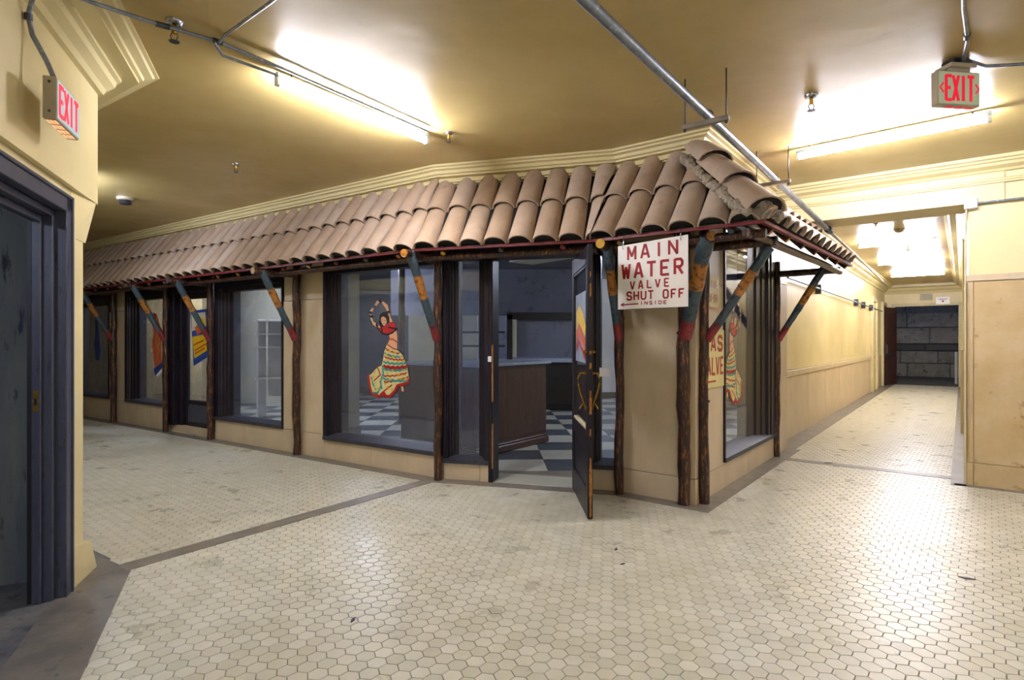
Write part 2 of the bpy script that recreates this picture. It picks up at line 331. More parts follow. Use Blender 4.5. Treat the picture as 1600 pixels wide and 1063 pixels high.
# shop floor: checkerboard of 0.6 m tiles
sfloor = empty('floor', (0,0,0), kind='structure')
bm = NB(); prism(bm, shop_poly, -.05, -.001); obj('shop_floor_slab', bm, 'border', sfloor)
ck = {}
for nm in ('chkd','chkl'):
    bm = NB(); prism(bm, [(-.298,-.298),(.298,-.298),(.298,.298),(-.298,.298)], -.002, .006)
    bmesh.ops.bevel(bm, geom=[e for e in bm.edges if e.verts[0].co.z > 0 and e.verts[1].co.z > 0], offset=.002, segments=1, affect='EDGES')
    me = bpy.data.meshes.new('floor_tile'); bmesh.ops.recalc_face_normals(bm, faces=bm.faces[:]); bm.to_mesh(me); bm.free(); me.materials.append(M[nm]); ck[nm] = me
ang = math.radians(2.0); ux = Vector((math.cos(ang), -math.sin(ang)*-1)); uy = Vector((-math.sin(ang), math.cos(ang)))
cnt = 0
for j in range(0, 24):
    for i in range(-16, 16):
        p = Vector((.10, 6.90)) + ux*(i*.6) + uy*(j*.6)
        if p.y > 18 or abs(p.x) > p.y*.62: continue
        m = p + Vector((0,0))
        ok = all(inpoly(p.x+a, p.y+b, shop_poly) for a in (-.34,.34) for b in (-.34,.34))
        if not ok: continue
        if cnt >= 298: continue
        cnt += 1
        nm = 'chkd' if (i+j) % 2 else 'chkl'
        o = bpy.data.objects.new('floor_tile', ck[nm]); COL.objects.link(o); o.parent = sfloor; o.location = (p.x,p.y,0); o.rotation_euler.z = ang
fb('threshold_slab', F2, .53, 1.5, -.42, .0, -.004, .006, 'chkl', sfloor, bev=.002)

# ------------------------------------------------------------------ ceilings
bm = NB(); prism(bm, [(-16,-6),(18,-6),(18,28),(-16,28)], CE, CE+.2); obj('ceiling', bm, 'ceil', kind='structure')
bm = NB(); prism(bm, [xy(F1.p(17,-.3,0)), xy(F1.p(0,-.3,0)), xy(F2.p(1.86,-.3,0)), xy(F4.p(.3,-.3,0)), xy(F4.p(19,-.35,0)), (12,23), (-12,23)], 3.08, 3.12); obj('ceiling', bm, 'shopc', kind='structure')

# ------------------------------------------------------------------ walls of the hall
def wallbox(name, F, parts, m, **kw):
    bm = NB()
    for p in parts: fbox(bm, F, *p)
    return obj(name, bm, m, kind='structure', **kw)
# angled wall at left with the doorway
wl = empty('wall_left', xy(WL)+(0,), kind='structure')
bm = NB(); fbox(bm, FW, 0, 8.9, -.34, 0, 2.40, CE)
obj('upper_wall', bm, 'wall', wl)
bm = NB(); fbox(bm, FW, .17, .42, -.175, -.035, 0, 2.40); obj('pier_shaft', bm, 'wall', wl)
bm = NB(); hexa(bm, [FW.p(.02,-.175,0),FW.p(.42,-.175,0),FW.p(.42,-.028,0),FW.p(.02,.0,0),FW.p(.10,-.175,.20),FW.p(.42,-.175,.26),FW.p(.42,-.030,.26),FW.p(.10,-.012,.20)]); obj('plinth', bm, 'wall', wl)
bm = NB(); hexa(bm, [FW.p(.14,-.175,2.12),FW.p(.40,-.175,2.12),FW.p(.40,-.034,2.12),FW.p(.14,-.03,2.12),FW.p(.0,-.175,2.40),FW.p(.40,-.175,2.40),FW.p(.40,-.032,2.40),FW.p(.03,-.002,2.40)]); obj('corbel', bm, 'wall', wl)
bm = NB(); fbox(bm, FW, 2.35, 8.9, -.34, -.035, 0, 2.40); obj('lower_wall', bm, 'wall', wl)
# corridor wall that runs away behind the pier
wallbox('wall_corridor_left', FC, [(.05,16,-.29,-.17,0,2.40),(.0,16,-.4,.0,2.40,CE)], 'wall')
wallbox('wall_corridor_end', F1, [(13.0,13.2,0,3.6,0,CE)], 'wall')
bm = NB(); sweep(bm, [xy(FW.p(8.9,0,0)), xy(WL), xy(FC.p(16,0,0))],
   [(0,3.13),(.03,3.135),(.045,3.17),(.09,3.20),(.10,3.235),(.125,3.245),(.125,3.265),(.22,3.268),(.22,3.285),(.245,3.29),(.25,3.31),(.30,3.32),(.31,3.332),(.335,3.335),(.335,CE),(0,CE)], -1 if False else 1)
obj('trim_1', bm, 'crown', kind='structure')
# walls behind the camera
wallbox('wall_back', Fr((.5,-4.4),(1,0),(0,1)), [(-.6,13.5,-.2,0,0,CE)], 'wall')
wallbox('wall_right', Fr((13,-4.5),(0,1),(-1,0)), [(0,6,-.2,0,0,CE)], 'wall')

# right pier with stone wainscot
wr = empty('wall_right', xy(PR)+(0,), kind='structure')
fb('pier_wall', FR, .02, 9.5, -.62, -.02, 0, CE, 'wall', wr)
for (a0,a1) in ((0,.055),(.06,1.6),(1.605,3.2),(3.205,4.8),(4.805,6.5)):
    fb('stone_panel', FR, a0, a1, -.02, .0, .235, 2.10, 'stone2', wr, bev=.003)
    fb('stone_panel', FR, a0, a1, -.02, .004, 0, .231, 'stone2', wr, bev=.003)
fb('stone_cap', FR, -.004, 6.5, -.02, .012, 2.105, 2.17, 'stone', wr, bev=.004)
fb('stone_panel', FRC, 0.0, .62, -.03, .0, 0, 2.10, 'stone2', wr, bev=.003)
# corridor right wall beyond it
wallbox('wall_corridor_right', FRC, [(.62,17,-.4,-.02,0,CE)], 'wall')
for k,(a,wd) in enumerate(((4.15,.5),(8.5,.5))):
    pl = empty('wall_pilaster', xy(FRC.p(a,0,0))+(0,), kind='structure')
    fb('pilaster_stone', FRC, a, a+wd, -.02, .055, 0, 1.35, 'stone', pl, bev=.004)
    fb('pilaster_plaster', FRC, a, a+wd, -.02, .03, 1.35, CE-.1, 'wall', pl)
# beam over the mouth of the right corridor
bmw = empty('beam', xy(FR.p(-1,-.3,0))+(2.91,), kind='structure')
fb('beam_body', FR, -2.2, .3, -.55, 0, 2.91, CE, 'wall', bmw)
bm = NB(); sweep(bm, [xy(FR.p(-2.0,0,0)), xy(FR.p(6.5,0,0))], [(0,3.20),(.02,3.205),(.03,3.225),(.085,3.25),(.095,3.275),(.12,3.285),(.12,3.30),(.15,3.31),(.15,CE),(0,CE)], 1)
obj('trim_2', bm, 'crown', kind='structure')
bm = NB(); sweep(bm, [xy(FR.p(-2.0,0,0)), xy(FR.p(6.5,0,0))], [(0,3.085),(.02,3.09),(.022,3.105),(.035,3.11),(.035,3.125),(.015,3.135),(0,3.14)], 1)
obj('trim_3', bm, 'crown', kind='structure')

# left wall of the right corridor
wcl = empty('wall_left_corridor', xy(C0)+(0,), kind='structure')
fb('wall_body', FL, -.75, 16.5, -.2, -.02, 0, CE, 'wall', wcl)
for k in range(7):
    a0 = -.1+k*1.63
    if a0 > 9.9: break
    fb('stone_panel', FL, a0, min(a0+1.62, 10.05), -.02, 0, 0, .94, 'stone', wcl, bev=.003)
fb('stone_cap', FL, -.1, 10.05, -.02, .02, .945, 1.03, 'stone', wcl, bev=.004)
fb('stone_panel', FL, 12.0, 12.9, -.02, 0, 0, 1.0, 'stone', wcl, bev=.003)
# picture-rail groove frame
fb('plaster_rail', FL, -.1, 10.05, -.02, -.008, 1.04, 1.06, 'trimp', wcl)
bm = NB(); sweep(bm, [xy(FL.p(-1.0,-.02,0)), xy(FL.p(end_a,-.02,0))], [(0,3.10),(.03,3.11),(.05,3.15),(.10,3.19),(.12,3.21),(.12,3.25),(.2,3.26),(.22,3.30),(.27,3.31),(.27,CE),(0,CE)], 1)
obj('trim_4', bm, 'crown', kind='structure')
bm = NB(); sweep(bm, [xy(FRC.p(.55,-.02,0)), xy(FRC.p(16,-.02,0))], [(0,3.10),(.03,3.11),(.05,3.15),(.10,3.19),(.12,3.21),(.12,3.25),(.2,3.26),(.22,3.30),(.27,3.31),(.27,CE),(0,CE)], -1)
obj('trim_5', bm, 'crown', kind='structure')
# end wall
CW = 2.27
FE = Fr(xy(FL.p(end_a,-.02,0)), xy(F4.n), (-math.sin(b4), -math.cos(b4)))
we = empty('wall_end', xy(FE.p(1,0,0))+(0,), kind='structure')
bm = NB(); fbox(bm, FE, -.1,.30,-.2,0,0,CE); fbox(bm, FE, 2.0,2.35,-.2,0,0,CE); fbox(bm, FE, .30,2.0,-.2,0,2.62,CE); obj('wall_body', bm, 'wall', we)
bm = NB(); sweep(bm, [xy(FE.p(0,0,0)), xy(FE.p(2.2,0,0))], [(0,3.05),(.04,3.06),(.06,3.12),(.12,3.17),(.14,3.24),(.27,3.26),(.27,CE),(0,CE)], 1); obj('crown', bm, 'crown', we)
dr = empty('door_3', xy(FE.p(1.15,0,0))+(0,), kind='structure')
fb('door_frame', FE, .20,.30,-.2,.03,0,2.72,'trimp',dr,bev=.004); fb('door_frame', FE, 2.0,2.10,-.2,.03,0,2.72,'trimp',dr,bev=.004); fb('door_frame', FE, .30,2.0,-.2,.03,2.62,2.72,'trimp',dr,bev=.004)
la = b4+.28
FD = Fr(xy(FE.p(.31,.04,0)), (-math.sin(la), -math.cos(la)), (math.cos(la),-math.sin(la)))
fb('door_leaf', FD, 0,.90,.0,.045,.02,2.58,'leaf',dr,bev=.004)
fb('push_bar', FD, .15,.8,.06,.085,1.0,1.03,'chrome',dr); fb('handle', FD, .82,.86,.045,.10,1.05,1.35,'chrome',dr)
for z0,z1 in ((.25,.85),(1.15,1.7),(1.8,2.4)): fb('door_panel', FD, .14,.8,.045,.055,z0,z1,'leaf',dr,bev=.004)
# dim room behind, with a wall of big stone blocks
dk = empty('wall_far', xy(FE.p(1,-5.2,0))+(0,), kind='structure')
fb('wall_body', FE, -3,5,-5.6,-5.4,0,3.4,'rough',dk)
fb('side_wall', FE, -3,-2.9,-5.4,-.2,0,3.4,'rough',dk); fb('side_wall', FE, 5,5.1,-5.4,-.2,0,3.4,'rough',dk)
for row,(z0,z1) in enumerate(((0,.55),(.56,1.05),(1.06,1.35),(1.36,2.0),(2.02,2.6))):
    a = -3 + (row%2)*.4
    while a < 5:
        wdt = random.uniform(.7,1.5) if row < 2 else random.uniform(1.5,2.6)
        fb('stone_block', FE, a, min(a+wdt-.03,5), -5.4, -5.3+random.uniform(-.03,.03), z0, z1-.01, 'block' if row != 2 else 'cabd', dk, bev=.02); a += wdt
tag(fb('leaning_board', Fr(xy(FE.p(1.92,-1.3,0)), (1,0),(0,1)), -.02,.05,-.02,.02,.003,1.1,'white', bev=.004), label='white board leaning in the dark room past the end of the right corridor', cat='board')
# side doors on the left corridor wall
for k,(a0,a1) in enumerate(((10.2,11.1),(13.0,13.8))):
    d = empty('door_%d' % (4+k), xy(FL.p((a0+a1)/2,0,0))+(0,), kind='structure')
    fb('door_frame', FL, a0-.12,a0,-.02,.06,0,2.75,'trimp',d,bev=.004); fb('door_frame', FL, a1,a1+.12,-.02,.06,0,2.75,'trimp',d,bev=.004); fb('door_frame', FL, a0,a1,-.02,.06,2.63,2.75,'trimp',d,bev=.004)
    fb('door_leaf', FL, a0+.01,a1-.01,-.02,.02,.01,2.62,'wall' if k==0 else 'leaf',d,bev=.003)
    fb('transom_panel', FL, a0+.1,a1-.1,.02,.03,2.1,2.5,'trimp',d,bev=.004); fb('door_panel', FL, a0+.12,a1-.12,.02,.03,.25,1.9,'wall' if k==0 else 'leaf',d,bev=.006)
    bm = NB(); lathe(bm, FL.p(a0+.07,.045,1.0), [(.005,-.025),(.025,-.012),(.025,.012),(.005,.025)], 10); obj('door_knob', bm, 'brass', d, smooth=True)
tag(fb('air_vent', FE, .98,1.34,0,.012,2.80,3.03,'trimp', bev=.003), label='square grey louvred air vent above the far corridor doorway', cat='vent')
vent = bpy.data.objects[-1] if False else None
for o in COL.objects:
    if o.name == 'air_vent':
        for k in range(6): fb('louvre', FE, 1.0,1.32,.012,.022,2.825+k*.034,2.84+k*.034,'border',o)
nt_ = tag(fb('paper_notice', FE, 1.42,1.78,0.031,.037,2.67,2.90,'signw'), label='white paper notice with a red dot over the far corridor doorway', cat='sign')
bm = NB(); lathe(bm, (0,0,0), [(.03,0),(.03,.004)], 12)
bmesh.ops.rotate(bm, verts=bm.verts, matrix=Matrix.Rotation(math.pi/2, 3, 'X')); bmesh.ops.rotate(bm, verts=bm.verts, matrix=Matrix.Rotation(-b4, 3, 'Z')); bmesh.ops.translate(bm, verts=bm.verts, vec=FE.p(1.60,.041,2.76)); obj('red_dot', bm, 'signr', nt_)
fb('printed_line', FE, 1.47,1.73,.037,.039,2.83,2.845,'dblue',nt_); fb('printed_line', FE, 1.50,1.70,.037,.039,2.80,2.81,'dblue',nt_)

# ------------------------------------------------------------------ the shop front masonry
wf = empty('wall_front', xy(P1)+(0,), kind='structure')
def wp(F,a0,a1,z0,z1,o0=-.22,o1=0,m='stone',nm='stone_panel',bev=.003): return fb(nm,F,a0,a1,o0,o1,z0,z1,m,wf,bev=bev)
# section 1: stone below windows and piers
wp(F1,-.0,1.10,0,.24); wp(F1,1.105,1.95,0,.24)
wp(F1,1.955,2.80,0,.30,o1=.004); wp(F1,1.955,2.80,.305,2.02); wp(F1,1.955,2.80,2.025,2.5,o1=-.01)
wp(F1,2.805,3.7,0,.30); wp(F1,3.705,4.50,0,.30)
wp(F1,4.50,5.92,0,.11,o1=-.04,nm='door_step')
wp(F1,5.92,6.7,0,.39); wp(F1,6.705,7.44,0,.39)
wp(F1,7.445,8.10,.395,2.02,o1=.004); wp(F1,7.445,8.10,2.025,2.5,o1=-.01); wp(F1,7.445,8.1,0,.39)
wp(F1,8.105,9.9,0,.40); wp(F1,9.9,13.0,0,2.5)
wp(F1,0,13.0,2.5,CE,m='wall',nm='upper_wall',bev=0,o1=-.02)
# section 2
wp(F2,.02,.435,0,.18); wp(F2,.44,.535,0,.18,o1=.004); wp(F2,1.50,1.89,0,.21)
wp(F2,0,1.89,2.62,CE,m='wall',nm='upper_wall',bev=0,o1=-.02)
# section 3 pier
L3 = (P3-P2).length
wp(F3,.0,L3*.86,0,.23,o1=.004); wp(F3,.0,L3*.86,.235,1.80); wp(F3,.0,L3*.86,1.805,2.6,o1=-.003)
wp(F3,L3*.865,L3,0,.23,o1=.004); wp(F3,L3*.865,L3,.235,2.6)
wp(F3,.0,L3,2.6,CE,m='wall',nm='upper_wall',bev=0,o1=-.02)
# section 4
wp(F4,.005,.30,.235,2.05); wp(F4,.305,.755,.235,2.05); wp(F4,.005,.755,0,.23,o1=.004); wp(F4,.005,.755,2.055,2.8)
wp(F4,.76,1.6,0,.26); wp(F4,1.605,2.86,0,.26)
wp(F4,2.87,3.46,0,.26,o1=.006); wp(F4,2.87,3.46,.265,1.0); wp(F4,2.87,3.46,1.005,2.25,o1=-.002); 
wp(F4,0,3.46,2.8,CE,m='wall',nm='upper_wall',bev=0,o1=-.02); wp(F4,2.87,3.46,2.255,2.8,m='wall',nm='upper_wall',o1=-.004)
# crown at the ceiling of the shop front
bm = NB(); sweep(bm, [xy(F1.p(13,-.02,0)), xy(F1.p(0,-.02,0)), xy(P2+Vector((0,.02))), xy(P3+Vector((0,.03))), xy(F4.p(3.3,-.02,0))],
   [(0,3.16),(.05,3.165),(.055,3.18),(.03,3.20),(.03,3.235),(.10,3.24),(.105,3.255),(.13,3.262),(.14,3.29),(.175,3.30),(.18,3.315),(.21,3.322),(.21,CE),(0,CE)], 1)
obj('trim_6', bm, 'crown', kind='structure')

def window(n, F, a0, a1, g0, g1, zs0, zs1, zh0, zh1, rec=-.09, glass='glass', right=True):
    w_ = empty('window_%d' % n, xy(F.p((a0+a1)/2,0,0))+(zs0,), kind='structure')
    # sloped sill
    bm = NB(); hexa(bm, [F.p(a0,-.125,zs0),F.p(a1,-.125,zs0),F.p(a1,.03,zs0),F.p(a0,.03,zs0),F.p(a0,-.125,zs1),F.p(a1,-.125,zs1),F.p(a1,.03,zs0+.045),F.p(a0,.03,zs0+.045)]); obj('window_sill', bm, 'sill', w_)
    fb('window_head', F, a0, a1, -.2, .02, zh0+.06, zh1, 'wood', w_, bev=.004)
    fb('window_head', F, a0, a1, -.15, -.02, zh0, zh0+.06, 'wood', w_, bev=.004)
    for (x0,x1,gl) in ((a0,g0,1),(g1,a1,0)):
        wd = x1-x0
        if wd < .008: continue
        outer, inner = (x0,x1) if gl else (x1,x0)     # inner edge meets the glass
        prof = [(0,-.2),(0,.022),(.30,.022),(.32,.008),(.40,.008),(.44,-.02),(.55,-.03),(.58,-.045),(.72,-.055),(.76,-.072),(1.0,rec+.006),(1.0,-.2)] if wd > .09 else [(0,-.2),(0,.02),(.7,.02),(1.0,rec+.01),(1.0,-.2)]
        bm = NB(); lo = [bm.verts.new(F.p(outer+(inner-outer)*u,o,zs0)) for u,o in prof]; hi = [bm.verts.new(F.p(outer+(inner-outer)*u,o,zh0+.06)) for u,o in prof]
        bm.faces.new(lo); bm.faces.new(hi[::-1])
        for i in range(len(prof)): bm.faces.new([lo[i],lo[(i+1)%len(prof)],hi[(i+1)%len(prof)],hi[i]])
        obj('window_frame', bm, 'wood', w_)
    fb('glass_pane', F, g0-.01, g1+.01, rec-.004, rec+.004, zs1-.01, zh0+.01, glass, w_)
    return w_
window(1, F1, 8.10, 9.9, 8.14, 9.55, .40,.47, 2.16,2.5)
window(2, F1, 5.95, 7.44, 6.02, 7.12, .39,.47, 2.20,2.5)
window(3, F1, 2.80, 4.46, 2.83, 4.15, .30,.38, 2.22,2.5)
window(4, F1, 0.02, 1.95, .06, 1.73, .24,.35, 2.33,2.5)
window(5, F2, 0.02, .54, .165, .40, .18,.27, 2.36,2.62)
window(6, F2, 1.50, 1.88, 1.70, 1.865, .21,.30, 2.36,2.62, glass='glassc')
window(7, F4, .76, 2.84, .80, 1.88, .26,.385, 2.72,2.80, glass='glasss')

# entrance: header, jambs, transom
d1 = empty('door_1', xy(F2.p(1.0,0,0))+(0,), kind='structure')
fb('door_head', F2, .50, 1.52, -.2, .02, 2.36, 2.62, 'wood', d1, bev=.005)
fb('door_jamb', F2, .535, .585, -.2, .03, 0, 2.36, 'wood', d1, bev=.008); fb('door_jamb', F2, 1.47, 1.52, -.2, .02, 0, 2.36, 'wood', d1, bev=.008)
fb('strike_plate', F2, .535,.575,.03,.036,1.27,1.33,'white',d1,bev=.002)
fb('worn_edge', F2, .578,.587,.0,.032,.15,.62,'wornw',d1)
fb('worn_edge', F2, .578,.587,.0,.032,.85,1.45,'wornw',d1)
# open leaf
hx = F2.p(1.47,.02,0); FDn = Fr(xy(hx), (.02,-1), (-1,-.02))
leaf = empty('door_leaf', (hx.x,hx.y,0), label='open dark wooden glazed door with worn orange edge swung out toward the viewer', cat='door')
LW = 1.03
for nm,a in (('stile',(0,.10,0,.045,.012,2.30)),('stile',(LW-.11,LW,0,.045,.012,2.30)),('rail',(.10,LW-.11,0,.045,2.14,2.30)),('rail',(.10,LW-.11,0,.045,.012,.25)),('rail',(.10,LW-.11,0,.045,.60,.74))):
    fb(nm, FDn, *a, 'wood', leaf, bev=.006)
fb('lower_panel', FDn, .10, LW-.11, .012, .033, .25, .60, 'wood', leaf, bev=.002)
fb('glass_pane', FDn, .10, LW-.11, .019, .025, .74, 2.14, 'glassc', leaf)
for (a0,a1,z0,z1) in ((.10,.12,.74,2.14),(LW-.13,LW-.11,.74,2.14),(.12,LW-.13,.74,.76),(.12,LW-.13,2.12,2.14)):
    fb('glazing_bead', FDn, a0,a1,.004,.041,z0,z1,'trimp' if z1 < .8 else 'wood',leaf)
random.seed(3)
for z0,z1,a in ((.03,.20,.010),(.20,.43,.016),(.43,.52,.009),(.70,.76,.007),(.88,1.02,.013),(1.02,1.08,.007),(1.26,1.31,.010),(1.38,1.41,.012),(1.86,1.97,.009),(2.02,2.07,.006)):
    fb('worn_edge', FDn, LW-.003, LW+.0015, .022-a, .022+a*.6, z0, z1, 'wornw', leaf)
def heart(side):
    bm = NB(); o0 = .045 if side > 0 else 0; sg = side; a = LW-.075
    for mir in ((-1,) if False else (1,)):
        pts = [FDn.p(a, o0+sg*.006, 1.22), FDn.p(a, o0+sg*.05, 1.22), FDn.p(a, o0+sg*.068, 1.18), FDn.p(a, o0+sg*.066, 1.13), FDn.p(a, o0+sg*.045, 1.05), FDn.p(a, o0+sg*.02, .98), FDn.p(a, o0+sg*.006, .93)]
        tube(bm, pts, .0085, 8)
    for z in (1.22,.93):
        tube(bm, [FDn.p(a,o0,z), FDn.p(a,o0+sg*.01,z)], .02, 10)
    tube(bm, [FDn.p(a, o0+sg*.03, .965), FDn.p(a, o0+sg*.055, .92)], .006, 6)
    return obj('pull_handle', bm, 'brass', leaf, smooth=True)
heart(1); heart(-1)
for sg,o0 in ((1,.045),(-1,0)):
    bm = NB(); tube(bm, [FDn.p(LW-.06,o0,1.40), FDn.p(LW-.06,o0+sg*.012,1.40)], .016, 12); tube(bm, [FDn.p(LW-.06,o0+sg*.012,1.40), FDn.p(LW-.06,o0+sg*.03,1.40)], .011, 12); obj('lock_cylinder', bm, 'brass', leaf, smooth=True)
# rainbow poster on the door glass
pst = empty('rainbow_poster', xy(FDn.p(.5,.03,0))+(1.3,), label='white poster with yellow and red streaks taped inside the open door glass', cat='poster')
fb('paper_sheet', FDn, .17,.85,.026,.029,1.30,1.93,'ctop',pst)
for k,(m,z0,z1) in enumerate((('yell',1.52,1.78),('oran',1.40,1.60),('dred',1.32,1.46))):
    bm = NB(); v = [bm.verts.new(FDn.p(a,.0296+k*.0006,z)) for a,z in ((.22,z1-.02),(.42,z1+.05),(.66,z1-.05),(.82,z0+.10),(.80,z0),(.6,z0+.08),(.4,z0+.14),(.24,z0+.06))]; bm.faces.new(v); 
    r = bmesh.ops.extrude_face_region(bm, geom=bm.faces[:]); bmesh.ops.translate(bm, verts=[x for x in r['geom'] if isinstance(x, bmesh.types.BMVert)], vec=FDn.n*.0005); obj('colour_streak', bm, m, pst)
tag(fb('paper_notice', F2, 1.685,1.80,-.083,-.081,1.13,1.22,'signw'), label='small white paper slip taped to the sidelight right of the open door', cat='notice')

# second shop door in the long front
d2 = empty('door_2', xy(F1.p(5.1,-.1,0))+(.11,), kind='structure')
fb('door_head', F1, 4.50,5.95,-.2,.02,2.26,2.5,'wood',d2,bev=.005)
for a0,a1,o in ((4.50,4.58,.02),(4.58,4.64,-.05),(5.60,5.70,-.05),(5.70,5.95,.02)): fb('door_jamb', F1, a0,a1,-.2,o,.11,2.26,'wood',d2,bev=.006)
for a in ((4.64,4.73,.11,2.26),(5.50,5.60,.11,2.26),(4.73,5.50,2.16,2.26),(4.73,5.50,.46,.53),(4.73,5.50,.11,.18)): fb('door_leaf_rail', F1, a[0],a[1],-.14,-.10,a[2],a[3],'wood',d2,bev=.004)
fb('kick_panel', F1, 4.73,5.50,-.13,-.11,.18,.46,'woodb',d2,bev=.002); fb('glass_pane', F1, 4.73,5.50,-.124,-.116,.53,2.16,'glass',d2)
bm = NB(); tube(bm, [F1.p(4.69,-.10+o,z) for o,z in ((0,1.15),(.04,1.14),(.055,1.08),(.05,1.0),(.03,.95),(0,.93))], .008, 8); obj('pull_handle', bm, 'dmetal', d2, smooth=True)

# ------------------------------------------------------------------ decals on the glass
def flat(F, rec, name, pts, m, parent, k):
    """a thin cut-out shape on a pane; pts in (along, height)"""
    bm = NB(); o = rec+.0055+k*.0007
    v = [bm.verts.new(F.p(a,o,z)) for a,z in pts]
    f = bm.faces.new(v); r = bmesh.ops.extrude_face_region(bm, geom=[f]); bmesh.ops.translate(bm, verts=[x for x in r['geom'] if isinstance(x, bmesh.types.BMVert)], vec=F.n*.0006)
    return obj(name, bm, m, parent)
def strokes(F, o0, name, lines, wd, m, parent, k=0, th_=.0006):
    bm = NB(); o = o0+k*.0007
    for ln in lines:
        for (a,b) in zip(ln[:-1], ln[1:]):
            A = Vector(a); B = Vector(b); d = (B-A)
            if d.length < 1e-6: continue
            d.normalize(); n = Vector((-d.y,d.x))*wd/2; e = d*wd*.25
            q = [A-e+n,B+e+n,B+e-n,A-e-n]
            hexa(bm, [F.p(p.x,o,p.y) for p in q]+[F.p(p.x,o+th_,p.y) for p in q])
    return obj(name, bm, m, parent)
def dancer(F, rec, amap, zmap, label, group):
    root = empty('dancer_decal', xy(F.p(amap(300),rec+.005,0))+(zmap(990),), label=label, cat='decal', group=group)
    T = lambda pts: [(amap(x), zmap(y)) for x,y in pts]
    skirt = [(295,495),(345,530),(385,545),(430,585),(460,650),(475,700),(492,800),(482,840),(430,860),(388,872),(370,920),(320,972),(285,975),(265,940),(240,960),(225,988),(200,965),(150,958),(130,880),(120,785),(150,770),(180,735),(210,705),(245,690),(258,640),(270,560)]
    cx = sum(p[0] for p in skirt)/len(skirt); cy = sum(p[1] for p in skirt)/len(skirt)
    flat(F,rec,'skirt_outline', T([(x+(6 if x>cx else -6), y+(6 if y>cy else -4)) for x,y in skirt]), 'black', root, 0)
    sk = flat(F,rec,'skirt', T(skirt), 'cream', root, 1)
    # hem and ruffles
    def wave(x0,y0,x1,y1,n,amp=7):
        return T([(x0+(x1-x0)*i/(2*n), y0+(y1-y0)*i/(2*n)+(amp if i%2 else -amp*.3)+10*math.sin(math.pi*i/(2*n))) for i in range(2*n+1)])
    ww = abs(amap(10)-amap(0))
    red = [wave(285,535,405,575,4),wave(275,610,445,630,5),wave(262,780,470,745,5),wave(270,835,485,780,5),T([(340,860),(250,935),(235,950)]),T([(205,700),(235,775),(175,830)])]
    for q_ in red: strokes(F,rec+.0055,'ruffle_line',[q_],ww*.95,'dred',sk,2)
    strokes(F,rec+.0055,'ruffle_band',[wave(268,695,472,690,5,9)],ww*2.1,'dred',sk,2)
    for q_ in [wave(275,580,430,605,4),wave(265,655,462,660,5),wave(270,720,470,715,5),wave(262,805,480,812,5),T([(255,690),(262,760),(235,840),(250,900)]),T([(150,800),(165,860),(190,910)]),T([(160,945),(210,940),(240,880)])]: strokes(F,rec+.0055,'ruffle_line',[q_],ww*1.3,'teal',sk,3)
    strokes(F,rec+.0055,'hem',[T([(122,785),(135,880),(155,950),(200,960),(225,978),(245,950),(268,935),(290,965),(320,962),(365,912),(385,868)]),T([(388,862),(430,850),(480,832),(488,800)])],ww*1.9,'dred',sk,3)
    fl = []
    rnd = random.Random(5)
    for x,y in [(320,560),(370,570),(290,590),(420,605),(300,640),(350,610),(395,650),(440,645),(300,750),(345,735),(400,760),(450,725),(320,810),(420,800),(462,800),(300,880),(340,900),(280,850),(180,750),(170,790),(190,850),(150,830),(215,900),(180,890)]:
        fl.append(T([(x-5,y),(x+6,y+2)]))
    strokes(F,rec+.0055,'yellow_dots',fl,ww*1.3,'yell',sk,4)['kind'] = 'stuff'
    flat(F,rec,'torso', T([(315,412),(380,372),(388,430),(385,545),(340,530),(300,500),(322,450)]), 'skin', root, 1)
    strokes(F,rec+.0055,'waist_sash',[T([(312,455),(345,450),(388,480)]),T([(300,500),(345,532),(386,545)])],ww*.8,'dred',root,3)
    flat(F,rec,'bodice', T([(240,345),(275,335),(320,305),(345,295),(375,325),(376,365),(340,395),(300,410),(262,404),(215,375),(205,345),(222,348)]), 'dred', root, 2)
    strokes(F,rec+.0055,'bodice_trim',[T([(200,305),(205,345),(255,402),(305,410),(345,395),(385,362),(310,345)]),T([(225,290),(245,350),(255,385)])],ww*1.1,'black',root,3)
    flat(F,rec,'raised_arm', T([(245,118),(262,112),(300,145),(315,205),(322,240),(345,292),(322,302),(298,225),(288,180),(262,145)]), 'skin', root, 1)
    flat(F,rec,'bent_arm', T([(128,200),(160,162),(172,178),(150,215),(155,255),(168,292),(205,312),(235,340),(238,372),(215,352),(165,318),(142,262)]), 'skin', root, 1)
    flat(F,rec,'hand', T([(180,140),(200,105),(222,96),(240,108),(230,122),(212,130),(200,150)]), 'skin', root, 1)
    strokes(F,rec+.0055,'bracelets',[T([(132,205),(150,210)]),T([(140,242),(160,248)]),T([(198,318),(208,335)]),T([(222,98),(238,122)]),T([(292,212),(318,208)])],ww*1.6,'black',root,3)
    flat(F,rec,'face', T([(240,255),(262,244),(288,262),(293,295),(282,322),(270,332),(252,315),(240,285)]), 'skin', root, 2)
    flat(F,rec,'hair', T([(226,240),(245,214),(275,205),(303,222),(318,258),(316,292),(298,318),(298,292),(288,265),(264,246),(243,256),(240,285),(250,318),(262,345),(240,335),(228,295)]), 'black', root, 3)
    strokes(F,rec+.0055,'face_lines',[T([(252,280),(260,280)]),T([(273,284),(281,286)]),T([(262,310),(274,313)])],ww*.35,'black',root,4)
    flat(F,rec,'foot', T([(420,868),(440,866),(445,905),(435,915),(425,900)]), 'skin', root, 1)
    return root
